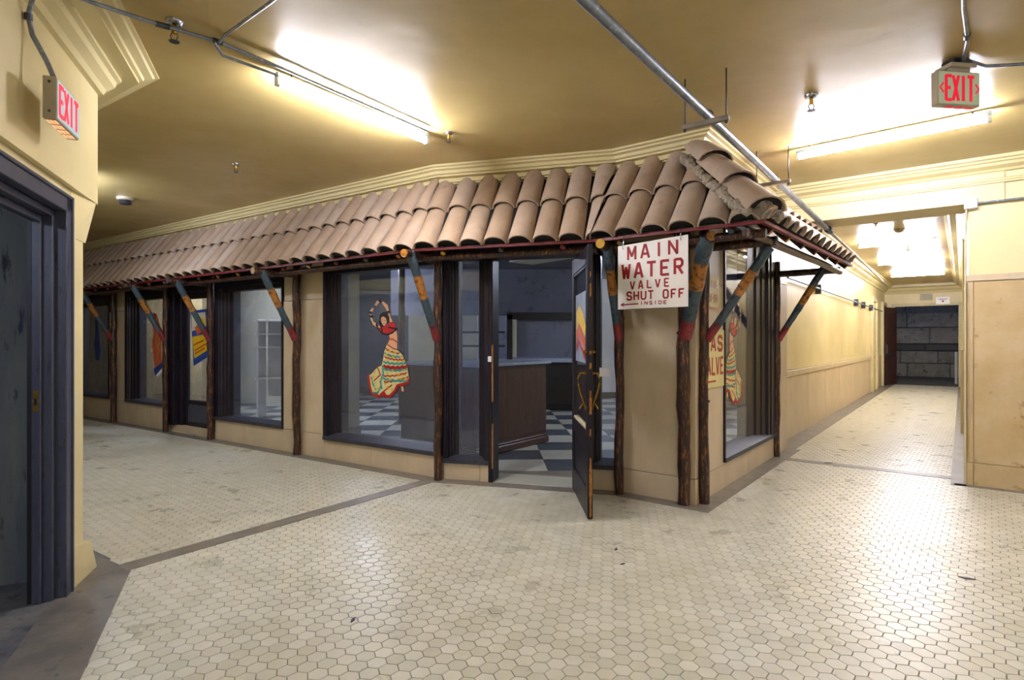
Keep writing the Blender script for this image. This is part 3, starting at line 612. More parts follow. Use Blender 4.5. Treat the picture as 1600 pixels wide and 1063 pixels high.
# 0..615 across, 0..1063 down on the drawing
dancer(F1, -.09, lambda x: 1.455-(x/615)*(1.455-.335), lambda y: 2.105-y*(1.40/1063), 'flamenco dancer sticker in a ruffled skirt on the large window left of the entrance', 'dancer decals on the glass')
dancer(F4, -.09, lambda x: 1.86-(x/615)*1.0, lambda y: 2.08-y*(1.40/1063), 'flamenco dancer sticker on the side window right of the corner posts', 'dancer decals on the glass')

# ------------------------------------------------------------------ lettering (stroke alphabet, stencil-like)
G = {
 'M':[[(0,0),(0,1)],[(0,1),(.5,.25)],[(.5,.25),(1,1)],[(1,1),(1,0)]], 'A':[[(0,0),(.42,1)],[(.58,1),(1,0)],[(.22,.3),(.78,.3)],[(.42,1),(.58,1)]],
 'I':[[(.5,0),(.5,1)]], 'N':[[(0,0),(0,1)],[(0,1),(1,0)],[(1,0),(1,1)]], 'W':[[(0,1),(.22,0)],[(.22,0),(.5,.8)],[(.5,.8),(.78,0)],[(.78,0),(1,1)]],
 'T':[[(0,1),(1,1)],[(.5,.93),(.5,0)]], 'E':[[(.08,0),(.08,1)],[(.2,1),(1,1)],[(.2,.5),(.8,.5)],[(.2,0),(1,0)]], 'R':[[(.08,0),(.08,1)],[(.2,1),(.8,1),(1,.85),(1,.62),(.8,.48),(.2,.48)],[(.55,.42),(1,0)]],
 'V':[[(0,1),(.45,0)],[(.55,0),(1,1)]], 'L':[[(.08,0),(.08,1)],[(.2,0),(1,0)]], 'S':[[(1,.82),(.8,1),(.2,1),(0,.85),(0,.65),(.2,.53),(.8,.47),(1,.35),(1,.15),(.8,0),(.2,0),(0,.18)]],
 'H':[[(0,0),(0,1)],[(1,0),(1,1)],[(.12,.5),(.88,.5)]], 'U':[[(0,1),(0,.2),(.2,0),(.8,0),(1,.2),(1,1)]], 'O':[[(.4,1),(.2,1),(0,.8),(0,.2),(.2,0),(.4,0)],[(.6,0),(.8,0),(1,.2),(1,.8),(.8,1),(.6,1)]],
 'F':[[(.08,0),(.08,1)],[(.2,1),(1,1)],[(.2,.5),(.75,.5)]], 'D':[[(0,0),(0,1)],[(.12,1),(.7,1),(1,.75),(1,.25),(.7,0),(.12,0)]], 'X':[[(0,0),(1,1)],[(0,1),(1,0)]],
 'G':[[(1,.8),(.8,1),(.2,1),(0,.8),(0,.2),(.2,0),(.8,0),(1,.2),(1,.45),(.6,.45)]], '-':[[(.1,.5),(.9,.5)]], '<':[[(1,1),(0,.5),(1,0)]], '>':[[(0,1),(1,.5),(0,0)]],
}
def letters(F, o, txt, a0, a1, z, h, wd, m, parent, name='letter', rel=.62, th_=.001, slope=0):
    """txt spread evenly from a0 to a1 (a1 may be < a0), baseline z; every letter its own piece"""
    n = len(txt); step = (a1-a0)/n
    for i,c in enumerate(txt):
        if c == ' ': continue
        lw = abs(step)*rel; x0 = a0+step*(i+.5)-math.copysign(lw/2, step)
        strokes(F, o, name, [[(x0+math.copysign(lw,step)*p[0], z+slope*(i+.5)/n+h*p[1]) for p in ln] for ln in G[c]], wd, m, parent, 0, th_)

# main water sign, hung from the eave
SL = Vector((.926,5.02)); SR = Vector((1.42,4.64)); ds = (SR-SL); FS = Fr(SL, ds, (ds.y,-ds.x)); SW = ds.length
sg = empty('hanging_sign', (*xy((SL+SR)/2),1.77), label='white hanging board with red stencilled main water valve shut off lettering', cat='sign')
bm = NB(); hexa(bm, [FS.p(0,0,1.765),FS.p(SW,0,1.77),FS.p(SW,.006,1.77),FS.p(0,.006,1.765),FS.p(0,0,2.315),FS.p(SW,0,2.35),FS.p(SW,.006,2.35),FS.p(0,.006,2.315)]); brd = obj('board', bm, 'signw', sg)
letters(FS,.0065,'MAIN',.07,.56,2.19,.105,.020,'signr',brd,rel=.55,slope=.02)
letters(FS,.0065,'WATER',.02,.60,2.03,.115,.022,'signr',brd,rel=.58,slope=.015)
letters(FS,.0065,'VALVE',.10,.48,1.935,.062,.013,'signr',brd,rel=.48,slope=.01)
letters(FS,.0065,'SHUT OFF',.075,.60,1.845,.065,.014,'signr',brd,rel=.60,slope=.004)
letters(FS,.0065,'INSIDE',.20,.45,1.80,.026,.007,'signr',brd,rel=.55)
strokes(FS,.0065,'arrow',[[(.04,1.805),(.19,1.808)]],.010,'signr',brd,0,.001); strokes(FS,.0065,'arrow',[[(.055,1.818),(.03,1.805),(.055,1.792)]],.008,'signr',brd,0,.001)
for a,z0 in ((.05,2.318),(SW-.06,2.345)):
    bm = NB(); tube(bm, [FS.p(a,.012,z0-.035), FS.p(a,.014,z0), FS.p(a+.01,.0,2.44)], .0022, 6); tube(bm, [FS.p(a,.012,z0-.035), FS.p(a,-.006,z0-.01), FS.p(a,-.004,z0+.03),FS.p(a-.015,-.03,2.44)], .0022, 6); obj('wire', bm, 'chrome', sg)

# gas valve and shut-off posters on the side pier
gp = empty('gas_valve_poster', xy(F4.p(.48,.005,0))+(1.05,), label='cream poster with red GAS VALVE lettering and arrow on the side stone pier', cat='sign')
gpb = fb('board', F4, .12,.752,.005,.010,1.04,1.60,'paper',gp); letters(F4,.0105,'GAS',.14,.73,1.40,.135,.032,'signr',gpb,rel=.62); letters(F4,.0105,'VALVE',.13,.74,1.17,.155,.028,'signr',gpb,rel=.66)
strokes(F4,.0105,'arrow',[[(.24,1.10),(.50,1.10)]],.018,'signr',gpb,0,.001); strokes(F4,.0105,'arrow',[[(.28,1.125),(.22,1.10),(.28,1.075)]],.014,'signr',gpb,0,.001)
gp2 = empty('shut_off_poster', xy(F4.p(.45,.005,0))+(1.83,), label='small cream poster with red shut-off lettering high on the side pier', cat='sign')
gq = fb('board', F4, .20,.60,.005,.010,1.80,2.12,'paper',gp2); letters(F4,.0105,'VALVE',.22,.58,2.00,.07,.014,'signr',gq,rel=.6); letters(F4,.0105,'SHUT-OFF',.22,.58,1.87,.07,.012,'signr',gq,rel=.62)
fb('red_line', F4, .2,.60,.0105,.0112,1.665+.14,1.68+.14,'signr',gp2)

# posters in the long front
pp = empty('yellow_poster', xy(F1.p(5.0,-.11,0))+(1.2,), label='tilted yellow and blue event poster on the shop door in the long front', cat='poster')
flat(F1,-.118,'paper_sheet',[(5.43,1.97),(4.93,1.99),(4.79,1.28),(5.33,1.08)],'dblue',pp,0); flat(F1,-.118,'yellow_field',[(5.38,1.55),(4.93,1.60),(4.86,1.36),(5.31,1.20)],'yell',pp,1)
flat(F1,-.118,'photo_field',[(5.40,1.93),(4.98,1.94),(4.95,1.72),(5.38,1.64)],'shopb',pp,1); flat(F1,-.118,'red_shape',[(5.30,1.70),(5.10,1.80),(5.02,1.66),(5.22,1.58)],'oran',pp,2); flat(F1,-.118,'yellow_shape',[(5.18,1.86),(5.0,1.84),(4.98,1.70),(5.1,1.74)],'yell',pp,2)
strokes(F1,-.1125,'printed_line',[[(5.30,1.33),(4.92,1.45)],[(5.28,1.28),(5.0,1.37)],[(5.32,1.42),(5.02,1.50)]],.02,'dred',pp,3)
pq = empty('orange_poster', xy(F1.p(6.6,-.09,0))+(1.2,), label='faded orange and blue paint streak poster on the window left of the shop door', cat='poster')
flat(F1,-.09,'orange_field',[(6.62,1.98),(6.48,1.94),(6.38,1.75),(6.30,1.68),(6.34,1.30),(6.30,1.10),(6.56,1.02),(6.60,1.2),(6.66,1.45),(6.60,1.6),(6.66,1.8)],'oran',pq,0); flat(F1,-.09,'blue_field',[(6.60,1.0),(6.28,1.13),(6.26,1.05),(6.54,.88)],'dblue',pq,1); flat(F1,-.09,'white_corner',[(6.52,.90),(6.26,1.04),(6.28,.98),(6.46,.86)],'signw',pq,1)
strokes(F1,-.0845,'streaks',[[(6.5,1.9),(6.44,1.7),(6.52,1.5),(6.42,1.3),(6.5,1.15)],[(6.36,1.6),(6.42,1.4)]],.03,'peel',pq,2)
pb = empty('blue_decal', xy(F1.p(8.9,-.09,0))+(1.2,), label='blue figure sticker on the leftmost shop window', cat='decal')
flat(F1,-.09,'body',[(8.95,1.95),(8.85,1.93),(8.82,1.7),(8.72,1.3),(8.78,1.1),(8.95,1.12),(9.0,1.4),(8.95,1.7)],'dblue',pb,0); flat(F1,-.09,'head',[(8.94,2.06),(8.86,2.06),(8.84,1.97),(8.94,1.97)],'black',pb,1)

# ------------------------------------------------------------------ log posts with painted braces
def wobble(p0, p1, k, amp):
    p0 = Vector(p0); p1 = Vector(p1); out = []
    for i in range(k+1):
        t = i/k; p = p0.lerp(p1, t)
        if 0 < i < k: p += Vector((random.uniform(-amp,amp), random.uniform(-amp,amp), 0))
        out.append(p)
    return out
random.seed(21)
def post(base, n, r, label, zt=2.50, bo=.50, bz0=1.50, bz1=2.36, out=.62, capm='lorange', br=.042, tie=True, braceend=None):
    x, y = base; n = Vector((*n,0)).normalized()
    root = empty('log_post', (x,y,0), label=label, cat='post', group='rustic log posts of the canopy')
    pts = wobble((x,y,.003),(x,y,zt),14,.009); bm = NB(); tube(bm, pts, [r*random.uniform(.9,1.1) for _ in pts], 12, wob=.05)
    for _ in range(7):   # knots
        z = random.uniform(.2,2.1); a = random.uniform(0,6.28); c = Vector((x+math.cos(a)*r*.85, y+math.sin(a)*r*.85, z))
        bmesh.ops.create_uvsphere(bm, u_segments=8, v_segments=6, radius=r*.28, matrix=Matrix.Translation(c))
    obj('post_log', bm, 'log', root, smooth=True)
    s = Vector((x,y,bz0))+n*r*.5; e = (Vector(braceend) if braceend else Vector((x,y,bz1))+n*bo)
    k = 16; pts = [s.lerp(e, i/k)+Vector((0,0,random.uniform(-.004,.004))) for i in range(k+1)]
    mids = [0 if i < 3 else 1 if i < 8 else 2 if i < 12 else 1 for i in range(k)]
    bm = NB(); tube(bm, pts, [br*random.uniform(.93,1.07)*(.92+.16*i/k) for i in range(k+1)], 12, mids=mids)
    obj('brace', bm, ['lred','lblue','lorange'], root, smooth=True)
    if tie:
        t0 = Vector((x,y,2.345))-n*.02; t1 = Vector((x,y,2.345))+n*out
        bm = NB(); tube(bm, [t0.lerp(t1,i/6) for i in range(7)], [.042,.04,.043,.04,.042,.04,.042], 12, mids=[0]*6, capmi=1); obj('tie_beam', bm, ['log',capm], root, smooth=True)
    return root
post(xy(F1.p(7.79,.06,0)), xy(F1.n), .05, 'dark log post with blue and orange brace farthest left', capm='lblue')
post(xy(F1.p(5.87,.06,0)), xy(F1.n), .048, 'dark log post left of the long front shop door with painted brace', capm='lblue')
post(xy(F1.p(4.51,.06,0)), xy(F1.n), .048, 'dark log post right of the long front shop door with painted brace', capm='lblue')
post(xy(F1.p(2.425,.06,0)), xy(F1.n), .050, 'knotty brown log post on the stone pier between two large windows', capm='lbeige')
post(xy(P1+Vector((-.03,-.06))), (-.425,-.92), .046, 'brown log post beside the entrance sidelight, brace with orange band', capm='lorange', bz1=2.37, bo=.52)
post((1.045,5.60), (-.449,-.913), .045, 'log post right of the open door behind the water sign', capm='lyellow', bo=.42)
post((1.563,5.245), (.09,-1), .056, 'thick log post at the stone corner with wide red-ended brace', capm='lorange', br=.062, bo=.5, bz0=1.52, bz1=2.36, out=.58)
post((1.765,5.28), (.788,-.616), .045, 'slender dark log post just right of the stone corner', bo=.56, bz1=2.30, capm='lblue', tie=True, out=.62)
post((3.40,7.40), (.788,-.616), .045, 'log post at the canopy end by the right corridor', bo=.55, bz1=2.40, capm='lblue', out=.72)

# ------------------------------------------------------------------ tiled canopy
ZE, ZT = 2.45, 3.15
E1 = Vector((-.972,5.765)); E2 = Vector((.753,5.215)); E3 = Vector((1.90,4.37)); E4 = Vector((4.09,6.95))
E0 = E1 + Vector((math.sin(b1), math.cos(b1)))*12.6
T0 = P1 + Vector((math.sin(b1), math.cos(b1)))*12.6; T4 = Vector((3.42,7.47))
EV = [E0,E1,E2,E3,E4]; TV = [T0,P1.copy(),P2.copy(),P3.copy(),T4]
can = empty('tiled_canopy', (0.3,5.4,ZE), label='long clay barrel tile canopy with red edge board wrapping the shop front', cat='canopy')
def V3(p, z): return Vector((p.x,p.y,z))
random.seed(11)
TN = 8
def tile_shape(L, r0, r1, h0, h1, t=.013):
    """half barrel, wide low end at v=0"""
    bm = NB(); rows = []
    for v,r,h in ((0,r0,h0),(L,r1,h1)):
        o = [bm.verts.new((-r*math.cos(math.pi*k/TN), v, h*math.sin(math.pi*k/TN))) for k in range(TN+1)]
        i = [bm.verts.new((-(r-t)*math.cos(math.pi*k/TN), v, (h-t)*math.sin(math.pi*k/TN))) for k in range(TN+1)]
        rows.append((o,i))
    (o0,i0),(o1,i1) = rows
    for k in range(TN):
        bm.faces.new([o0[k],o0[k+1],o1[k+1],o1[k]]); bm.faces.new([i0[k+1],i0[k],i1[k],i1[k+1]])
        bm.faces.new([o0[k+1],o0[k],i0[k],i0[k+1]]); bm.faces.new([o1[k],o1[k+1],i1[k+1],i1[k]])
    for a in (0,TN):
        bm.faces.new([o0[a],o1[a],i1[a],i0[a]])
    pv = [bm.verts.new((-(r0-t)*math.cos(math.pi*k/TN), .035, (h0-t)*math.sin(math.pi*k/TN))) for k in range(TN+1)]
    bm.faces.new(pv).material_index = 1      # added dark disc, paints the shade inside the barrel mouth
    bmesh.ops.recalc_face_normals(bm, faces=bm.faces[:])
    for f in bm.faces: f.smooth = True
    for e in bm.edges:
        if len(e.link_faces) == 2 and e.link_faces[0].normal.angle(e.link_faces[1].normal, 0) > .8: e.smooth = False
    return bm
shapes = {}
def put_tile(Mx, L, cut=[], name='roof_tile', r0=.119, r1=.105, h0=.095, h1=.085):
    key = (round(L,3), r0)
    if not cut:
        if key not in shapes:
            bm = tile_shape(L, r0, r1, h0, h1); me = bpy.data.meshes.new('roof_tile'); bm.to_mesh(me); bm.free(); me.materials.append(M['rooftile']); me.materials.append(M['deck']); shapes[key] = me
        me = shapes[key]
    else:
        bm = tile_shape(L, r0, r1, h0, h1); inv = Mx.inverted()
        for co, no in cut:
            lc = inv @ co; ln = (Mx.to_3x3().transposed() @ no)
            bmesh.ops.bisect_plane(bm, geom=bm.verts[:]+bm.edges[:]+bm.faces[:], plane_co=lc, plane_no=ln, clear_outer=True)
        if len(bm.faces) < 4: bm.free(); return
        bb = [v.co.x for v in bm.verts]
        if max(bb)-min(bb) < .03: bm.free(); return
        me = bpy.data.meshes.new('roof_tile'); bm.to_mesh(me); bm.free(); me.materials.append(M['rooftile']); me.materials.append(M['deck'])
    o = bpy.data.objects.new(name, me); COL.objects.link(o); o.parent = can
    o.matrix_parent_inverse = Matrix.Identity(4); o.matrix_world = Mx
    o.matrix_local = Matrix.Translation(-Vector(can.location)) @ Mx
# deck, fascia
for i in range(4):
    a, b, c, d = EV[i], EV[i+1], TV[i+1], TV[i]
    bm = NB(); hexa(bm, [V3(a,ZE-.03),V3(b,ZE-.03),V3(c,ZT-.03),V3(d,ZT-.03),V3(a,ZE-.005),V3(b,ZE-.005),V3(c,ZT-.005),V3(d,ZT-.005)]); obj('roof_deck', bm, 'deck', can)
bm = NB(); sweep(bm, [xy(e) for e in EV], [(-.02,ZE-.064),(.018,ZE-.064),(.018,ZE-.038),(-.02,ZE-.038)], 1); obj('edge_board', bm, 'fascia', can)
# end closure
for i in range(4):
    ev0, ev1, tv0, tv1 = EV[i], EV[i+1], TV[i], TV[i+1]
    u = (ev1-ev0).normalized(); outn = Vector((u.y,-u.x)); run = ((tv0+tv1)/2-(ev0+ev1)/2).dot(-outn)
    v = Vector((-outn.x*run, -outn.y*run, ZT-ZE)); SLn = v.length; v.normalize(); U = V3(u,0).normalized(); Wn = U.cross(v).normalized()
    # mitre planes
    cuts = []
    for end,(e,t) in enumerate(((ev0,tv0),(ev1,tv1))):
        if (i == 0 and end == 0) or (i == 3 and end == 1): continue
        ed = V3(t-e,0).normalized(); nn = Vector((-ed.y, ed.x, 0))
        if nn.dot(U) < 0: nn = -nn
        cuts.append((V3(e,0), nn if end == 1 else -nn, end))
    Ln = (ev1-ev0).length; pitch = .245; n0 = -3; n1 = int(Ln/pitch)+3
    if i == 0: # lay from the bend outward
        start = Ln % pitch; ks = [start+pitch*(k-.5) for k in range(0, n1)]
    elif i == 2: ks = [pitch*k+.075 for k in range(0, n1)]; cuts = [c for c in cuts if c[2] == 1]
    else: ks = [pitch*(k+.5) for k in range(-3, n1)]
    for course,(v0,Lc,lift) in enumerate(((-.055,.53,.0),(.43,SLn-.43+.03,.024))):
        for k, s0 in enumerate(ks):
            jit = random.uniform(-.003,.003)
            org = V3(ev0,ZE) + U*(s0+jit) + v*(v0+random.uniform(-.004,.004)) + Wn*(lift+.002)
            y_ax = (v*math.cos(-.02 if course==0 else -.02)+Wn*math.sin(-.02)).normalized()
            x_ax = (U+v*random.uniform(-.012,.012)).normalized(); z_ax = x_ax.cross(y_ax).normalized(); x_ax = y_ax.cross(z_ax)
            Mx = Matrix(((x_ax.x,y_ax.x,z_ax.x,org.x),(x_ax.y,y_ax.y,z_ax.y,org.y),(x_ax.z,y_ax.z,z_ax.z,org.z),(0,0,0,1)))
            # does it straddle a mitre plane?
            need = []; skip = False
            mid = [Mx @ Vector((sx,sy,0)) for sx in (-.125,.125) for sy in (0,Lc)]
            for co,no,_ in cuts:
                dd = [(p-co).dot(no) for p in mid]
                if min(dd) > 0: skip = True
                elif max(dd) > 0: need.append((co,no))
            if i == 0 and (s0 < 0): skip = True
            if i == 3 and s0 > Ln-.08: skip = True
            if skip: continue
            put_tile(Mx, Lc, need)
# hip tiles over the corner, bedded in mortar
hv = V3(P3,ZT)-V3(E3,ZE); hl = hv.length; hv.normalize(); side = hv.cross(Vector((0,0,1))).normalized(); hz = side.cross(hv).normalized()
for k,(t0,lift,L) in enumerate(((-.02,.045,.50),(.40,.065,.50),(.82,.085,hl-.80))):
    org = V3(E3,ZE)+hv*t0+hz*lift
    y_ax = (hv*math.cos(.03)-hz*math.sin(.03)).normalized(); z_ax = side.cross(y_ax).normalized()
    Mx = Matrix(((side.x,y_ax.x,z_ax.x,org.x),(side.y,y_ax.y,z_ax.y,org.y),(side.z,y_ax.z,z_ax.z,org.z),(0,0,0,1)))
    put_tile(Mx, L, [], 'hip_tile', r0=.17, r1=.14, h0=.12, h1=.10)
bm = NB()
for sgn in (-1,1):
    for k in range(30):
        t = (k+.5)/30; p = V3(E3,ZE)+hv*(hl*t)+side*sgn*random.uniform(.13,.17)+hz*random.uniform(-.01,.015)
        bmesh.ops.create_icosphere(bm, subdivisions=1, radius=random.uniform(.035,.055), matrix=Matrix.Translation(p))
bmesh.ops.create_icosphere(bm, subdivisions=2, radius=.085, matrix=Matrix.Translation(V3(E3,ZE)+hv*.03+hz*.03))
obj('mortar_bed', bm, 'mortar', can, smooth=True)
bm = NB(); sweep(bm, [xy(t) for t in TV], [(0,ZT+.035),(.06,ZT+.03),(.05,ZT+.075),(0,ZT+.09)], 1); obj('top_flashing', bm, 'crown', can)
# rafters with painted tips, and the log rail under the eave
caps = ['lyellow','lblue','lred','lbeige','lred','lblue','lorange']; ci = 0
for i in range(4):
    ev0, ev1, tv0, tv1 = EV[i], EV[i+1], TV[i], TV[i+1]; Ln = (ev1-ev0).length; u = (ev1-ev0).normalized(); outn = Vector((u.y,-u.x))
    n = max(2, int(Ln/.47)); 
    for k in range(n):
        e = ev0.lerp(ev1, (k+.5)/n); run = .5 if i < 3 else .7
        if i == 0 and (k+.5)/n < .2: continue
        a = V3(e+outn*.0-outn*.01, ZE-.098); b_ = V3(e-outn*run, ZE-.098+(ZT-ZE)*.62*run/.5 if i < 3 else ZE+.4)
        b_ = V3(e-outn*run*.6, ZE-.098+(ZT-ZE)*.6)
        bm = NB(); tube(bm, [b_, b_.lerp(a,.5), a], .026, 8, mids=[0,0], capmi=1); obj('rafter', bm, ['log', caps[ci%7]], can, smooth=True); ci += 1
    q0 = ev0-outn*.12+u*(.0 if i else 2.2); q1 = ev1-outn*.12
    bm = NB(); tube(bm, [V3(q0.lerp(q1,t/8),ZE-.115+random.uniform(-.006,.006)) for t in range(9)], .036, 10, mids=[0]*8, capmi=1); obj('eave_log', bm, ['log','lblue'], can, smooth=True)

# ------------------------------------------------------------------ doorway in the angled wall
dl = empty('door_6', xy(FW.p(1.3,0,0))+(0,), kind='structure')
for a0,a1,o0,o1,zt in ((.42,.50,-.10,-.022,2.33),(.50,.53,-.14,-.080,2.27),(.53,.55,-.175,-.130,2.23)):
    fb('door_jamb', FW, a0,a1,o0,o1,0,zt,'woodb',dl,bev=.004)
fb('door_jamb', FW, .405,.424,-.06,-.012,0,2.345,'woodb',dl,bev=.004)
fb('door_head', FW, .42,2.36,-.10,-.022,2.25,2.33,'woodb',dl,bev=.004); fb('door_head', FW, .405,2.36,-.06,-.012,2.33,2.35,'woodb',dl,bev=.004)
fb('door_head', FW, .50,2.36,-.14,-.080,2.21,2.25,'woodb',dl,bev=.004); fb('door_head', FW, .53,2.36,-.175,-.130,2.17,2.21,'woodb',dl,bev=.004)
fb('door_head_filler', FW, .42,2.36,-.34,-.035,2.33,2.40,'wall',dl)
fb('door_jamb', FW, 2.26,2.36,-.2,-.02,0,2.33,'woodb',dl,bev=.005)
bm = NB(); tube(bm, [FW.p(.550,-.153,1.155), FW.p(.553,-.153,1.155)], .016, 12); fbox(bm, FW, .550,.5525,-.164,-.142,1.095,1.215); obj('strike_plate', bm, 'brass', dl)
bm = NB(); fbox(bm, FW, .553,.5545,-.159,-.147,1.13,1.17); obj('strike_hole', bm, 'black', dl)
dkr = empty('wall_side_room', xy(FW.p(2,-1.5,0))+(0,), kind='structure')
fb('side_wall', FW, .06,.16,-4.0,-.18,0,3.3,'rough',dkr); fb('back_wall', FW, .1,5,-4.1,-4.0,0,3.3,'rough',dkr); fb('side_wall', FW, 5,5.1,-4.0,-.36,0,3.3,'rough',dkr)
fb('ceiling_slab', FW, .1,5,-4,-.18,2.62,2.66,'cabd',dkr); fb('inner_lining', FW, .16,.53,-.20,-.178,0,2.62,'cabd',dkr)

# ------------------------------------------------------------------ shop interior
def ibox(name, c, sx, sy, z0, z1, m, parent=None, rz=0, bev=0, **kw):
    F = Fr(c, (math.cos(rz), math.sin(rz)), (-math.sin(rz), math.cos(rz))); return fb(name, F, -sx/2, sx/2, -sy/2, sy/2, z0, z1, m, parent, bev, **kw)
ibox('wall_shop_back', (-1.8,18.5), 24, .2, 0, 3.1, 'shopw', kind='structure')
ibox('wall_shop_back_pale', (-1.9,16.0), 1.9, .3, 0, 3.1, 'shopb', kind='structure')
ibox('wall_shop_left', (-12.2,16), .2, 10, 0, 3.1, 'peel', kind='structure')
ibox('wall_shop_brick', (-7.6,12.5), 2.6, .25, 0, 3.1, 'peel', kind='structure', rz=math.radians(-20))
ibox('wall_shop_partition', (-5.6,13.6), 2.2, .25, 0, 3.1, 'shopb', kind='structure', rz=math.radians(-10))
c1 = empty('column', (-2.62,9.05,0), label='square pale plaster column just inside the large front window', cat='column')
ibox('shaft', (-2.62,9.05), .34,.34,.15,3.08,'shopb',c1,rz=b1,bev=.005); ibox('base_block', (-2.62,9.05), .38,.38,.006,.15,'border',c1,rz=b1,bev=.005)
c2 = empty('column', (2.55,15.2,0), label='bright white column deep in the shop seen beside the open door', cat='column')
ibox('shaft', (2.55,15.2), .62,.62,.15,3.08,'signw',c2,bev=.005); ibox('base_block', (2.55,15.2), .66,.66,.006,.15,'border',c2,bev=.005)
bm = NB(); tube(bm, wobble((-1.97,10.3,.006),(-1.97,10.3,3.07),10,.012), .06, 10, wob=.06); tag(obj('log_column', bm, 'log', smooth=True), label='dark round log column standing inside the shop behind the dancer window', cat='column')
# counter
cc = Vector((-.45,7.25)); FK = Fr(cc, (math.sin(math.radians(38)), math.cos(math.radians(38))), (-math.cos(math.radians(38)), math.sin(math.radians(38))))
ct = empty('shop_counter', (cc.x,cc.y,0), label='brown wooden service counter with pale blue top just inside the entrance', cat='counter')
fb('counter_body', FK, 0,1.55,0,1.42,.10,1.13,'counter',ct,bev=.005)
fb('plinth', FK, -.03,1.58,-.03,1.45,.006,.10,'counter',ct,bev=.012); fb('base_moulding', FK, -.015,1.565,-.015,1.435,.10,.13,'counter',ct,bev=.01)
fb('counter_top', FK, -.05,1.62,-.05,1.48,1.155,1.195,'ctop',ct,bev=.006); fb('top_moulding', FK, -.025,1.59,-.025,1.455,1.13,1.155,'woodb',ct,bev=.004)
for a0,a1 in ((.06,1.49),): fb('side_panel', FK, a0,a1,-.008,0,.18,1.08,'counter',ct,bev=.004)
for o0,o1 in ((.06,1.36),):
    fb('side_panel', FK, -.008,0,o0,o1,.18,1.08,'counter',ct,bev=.004)
# back bar
bb = empty('back_bar', (.9,12.6,0), label='dark back bar cabinet with framed pass-through opening behind the counter', cat='cabinet')
ibox('lower_cabinet', (.15,12.6), 2.9,.6,.006,1.02,'cabd',bb,bev=.01); ibox('bar_top', (.15,12.6), 3.05,.7,1.02,1.08,'ctop',bb,bev=.01)
ibox('frame_post', (-.05,12.6), .12,.2,1.08,2.05,'cabd',bb); ibox('frame_post', (1.55,12.6), .12,.2,1.08,2.05,'cabd',bb); ibox('frame_head', (.75,12.6), 1.72,.2,1.95,2.10,'cabd',bb)
ibox('mirror_panel', (.75,12.66), 1.5,.03,1.12,1.95,'shopw',bb); ibox('frame_jamb', (.05,12.55), .10,.05,1.12,1.95,'shopb',bb)
ibox('shelf', (-.65,12.6), 1.0,.35,1.35,1.39,'cabd',bb); ibox('shelf', (-.65,12.6), 1.0,.35,1.65,1.69,'cabd',bb); ibox('shelf_side', (-1.15,12.6), .06,.35,1.08,2.0,'cabd',bb)
for k in range(3): ibox('cabinet_door', (-.8+k*.95,12.29), .88,.02,.12,.95,'cabd',bb,bev=.004)
ibox('wall_shop_bulkhead', (-.5,12.9), 4.4, .12, 2.05, 3.1, 'shopd', kind='structure')
ibox('trim_7', (1.2,8.3), 3.4,.5, 2.78,3.08,'shopb',kind='structure',rz=math.radians(-52+90-90))
# white shelf unit seen through the third window
su = empty('display_shelf', (-4.6,11.3,0), label='white display shelf unit inside the shop behind the third window', cat='shelf')
ibox('back_panel', (-4.55,11.35), .5,.04,.4,1.9,'signw',su); 
for z in (.75,1.35,1.6,1.85): ibox('shelf_board', (-4.6,11.15), .62,.35,z,z+.025,'signw',su)
for x in (-4.85,-4.3): ibox('side_upright', (x,11.15), .03,.35,.006,1.9,'signw',su)
# partition that closes the shop behind the side window
ibox('wall_shop_right', (6.6,12.5), .15,5.0,0,3.1,'shopb',kind='structure',rz=-b4)

# ------------------------------------------------------------------ fluorescent fixtures
def fixture(A, B, zt, label, group='fluorescent strip lights', m='tube', cw=.036, drop=True):
    A = Vector(A); B = Vector(B); d = (B-A).normalized(); F = Fr(A, d, (d.y,-d.x)); L = (B-A).length
    root = empty('fluorescent_light', (*xy((A+B)/2), zt-.05), label=label, cat='light', group=group)
    fb('channel', F, 0, L, -cw/2, cw/2, zt+.02, zt+.055, 'chanm', root, bev=.004)
    for a0,a1 in ((0,.03),(L-.03,L)): fb('lamp_socket', F, a0,a1,-.018,.018,zt-.035,zt+.02,'white',root,bev=.003)
    bm = NB(); tube(bm, [F.p(.03,0,zt-.015), F.p(L-.03,0,zt-.015)], .016, 10); obj('lamp_tube', bm, m, root, smooth=True)
    if drop:
        for a in (.12, L-.12):
            bm = NB(); tube(bm, [F.p(a,0,zt+.054), F.p(a,0,CE)], .006, 6); obj('hanger_rod', bm, 'dmetal', root)
    return root
fixture((-1.60,3.90),(-.745,5.09),3.262,'long fluorescent strip light on the hall ceiling left of centre')
fixture((2.73,5.53),(3.80,4.56),3.262,'fluorescent strip light on the hall ceiling beside the hanging exit sign')
for k,(a,t) in enumerate(((3.2,'nearest'),(6.4,'middle'),(9.6,'farthest'))):
    p0 = FL.p(a,.52,0); p1 = FL.p(a,1.72,0); fixture(xy(p0), xy(p1), 3.262, '%s of the fluorescent strip lights crossing the right corridor ceiling' % t)
fixture((.2,-1.2),(1.0,-2.2),3.22,'fluorescent strip light on the ceiling behind the viewer, near the left wall')
fixture((4.4,.6),(5.4,-.4),3.22,'fluorescent strip light on the ceiling behind the viewer, right side')
fixture((6.9,1.9),(7.9,.9),3.22,'fluorescent strip light on the ceiling in front of the right pier')
fixture(xy(FC.p(3.0,.9,0)), xy(FC.p(4.2,.9,0)), 3.22,'added unseen fill light on the left corridor ceiling behind the pier', m='tubel')  # added out of view to light the corridor wall the windows reflect
fixture(xy(FW.p(2.6,-1.6,0)), xy(FW.p(3.6,-1.6,0)), 2.5,'added unseen fill light inside the room behind the left doorway', m='tubed', drop=False)  # added out of view to brighten the streaked wall
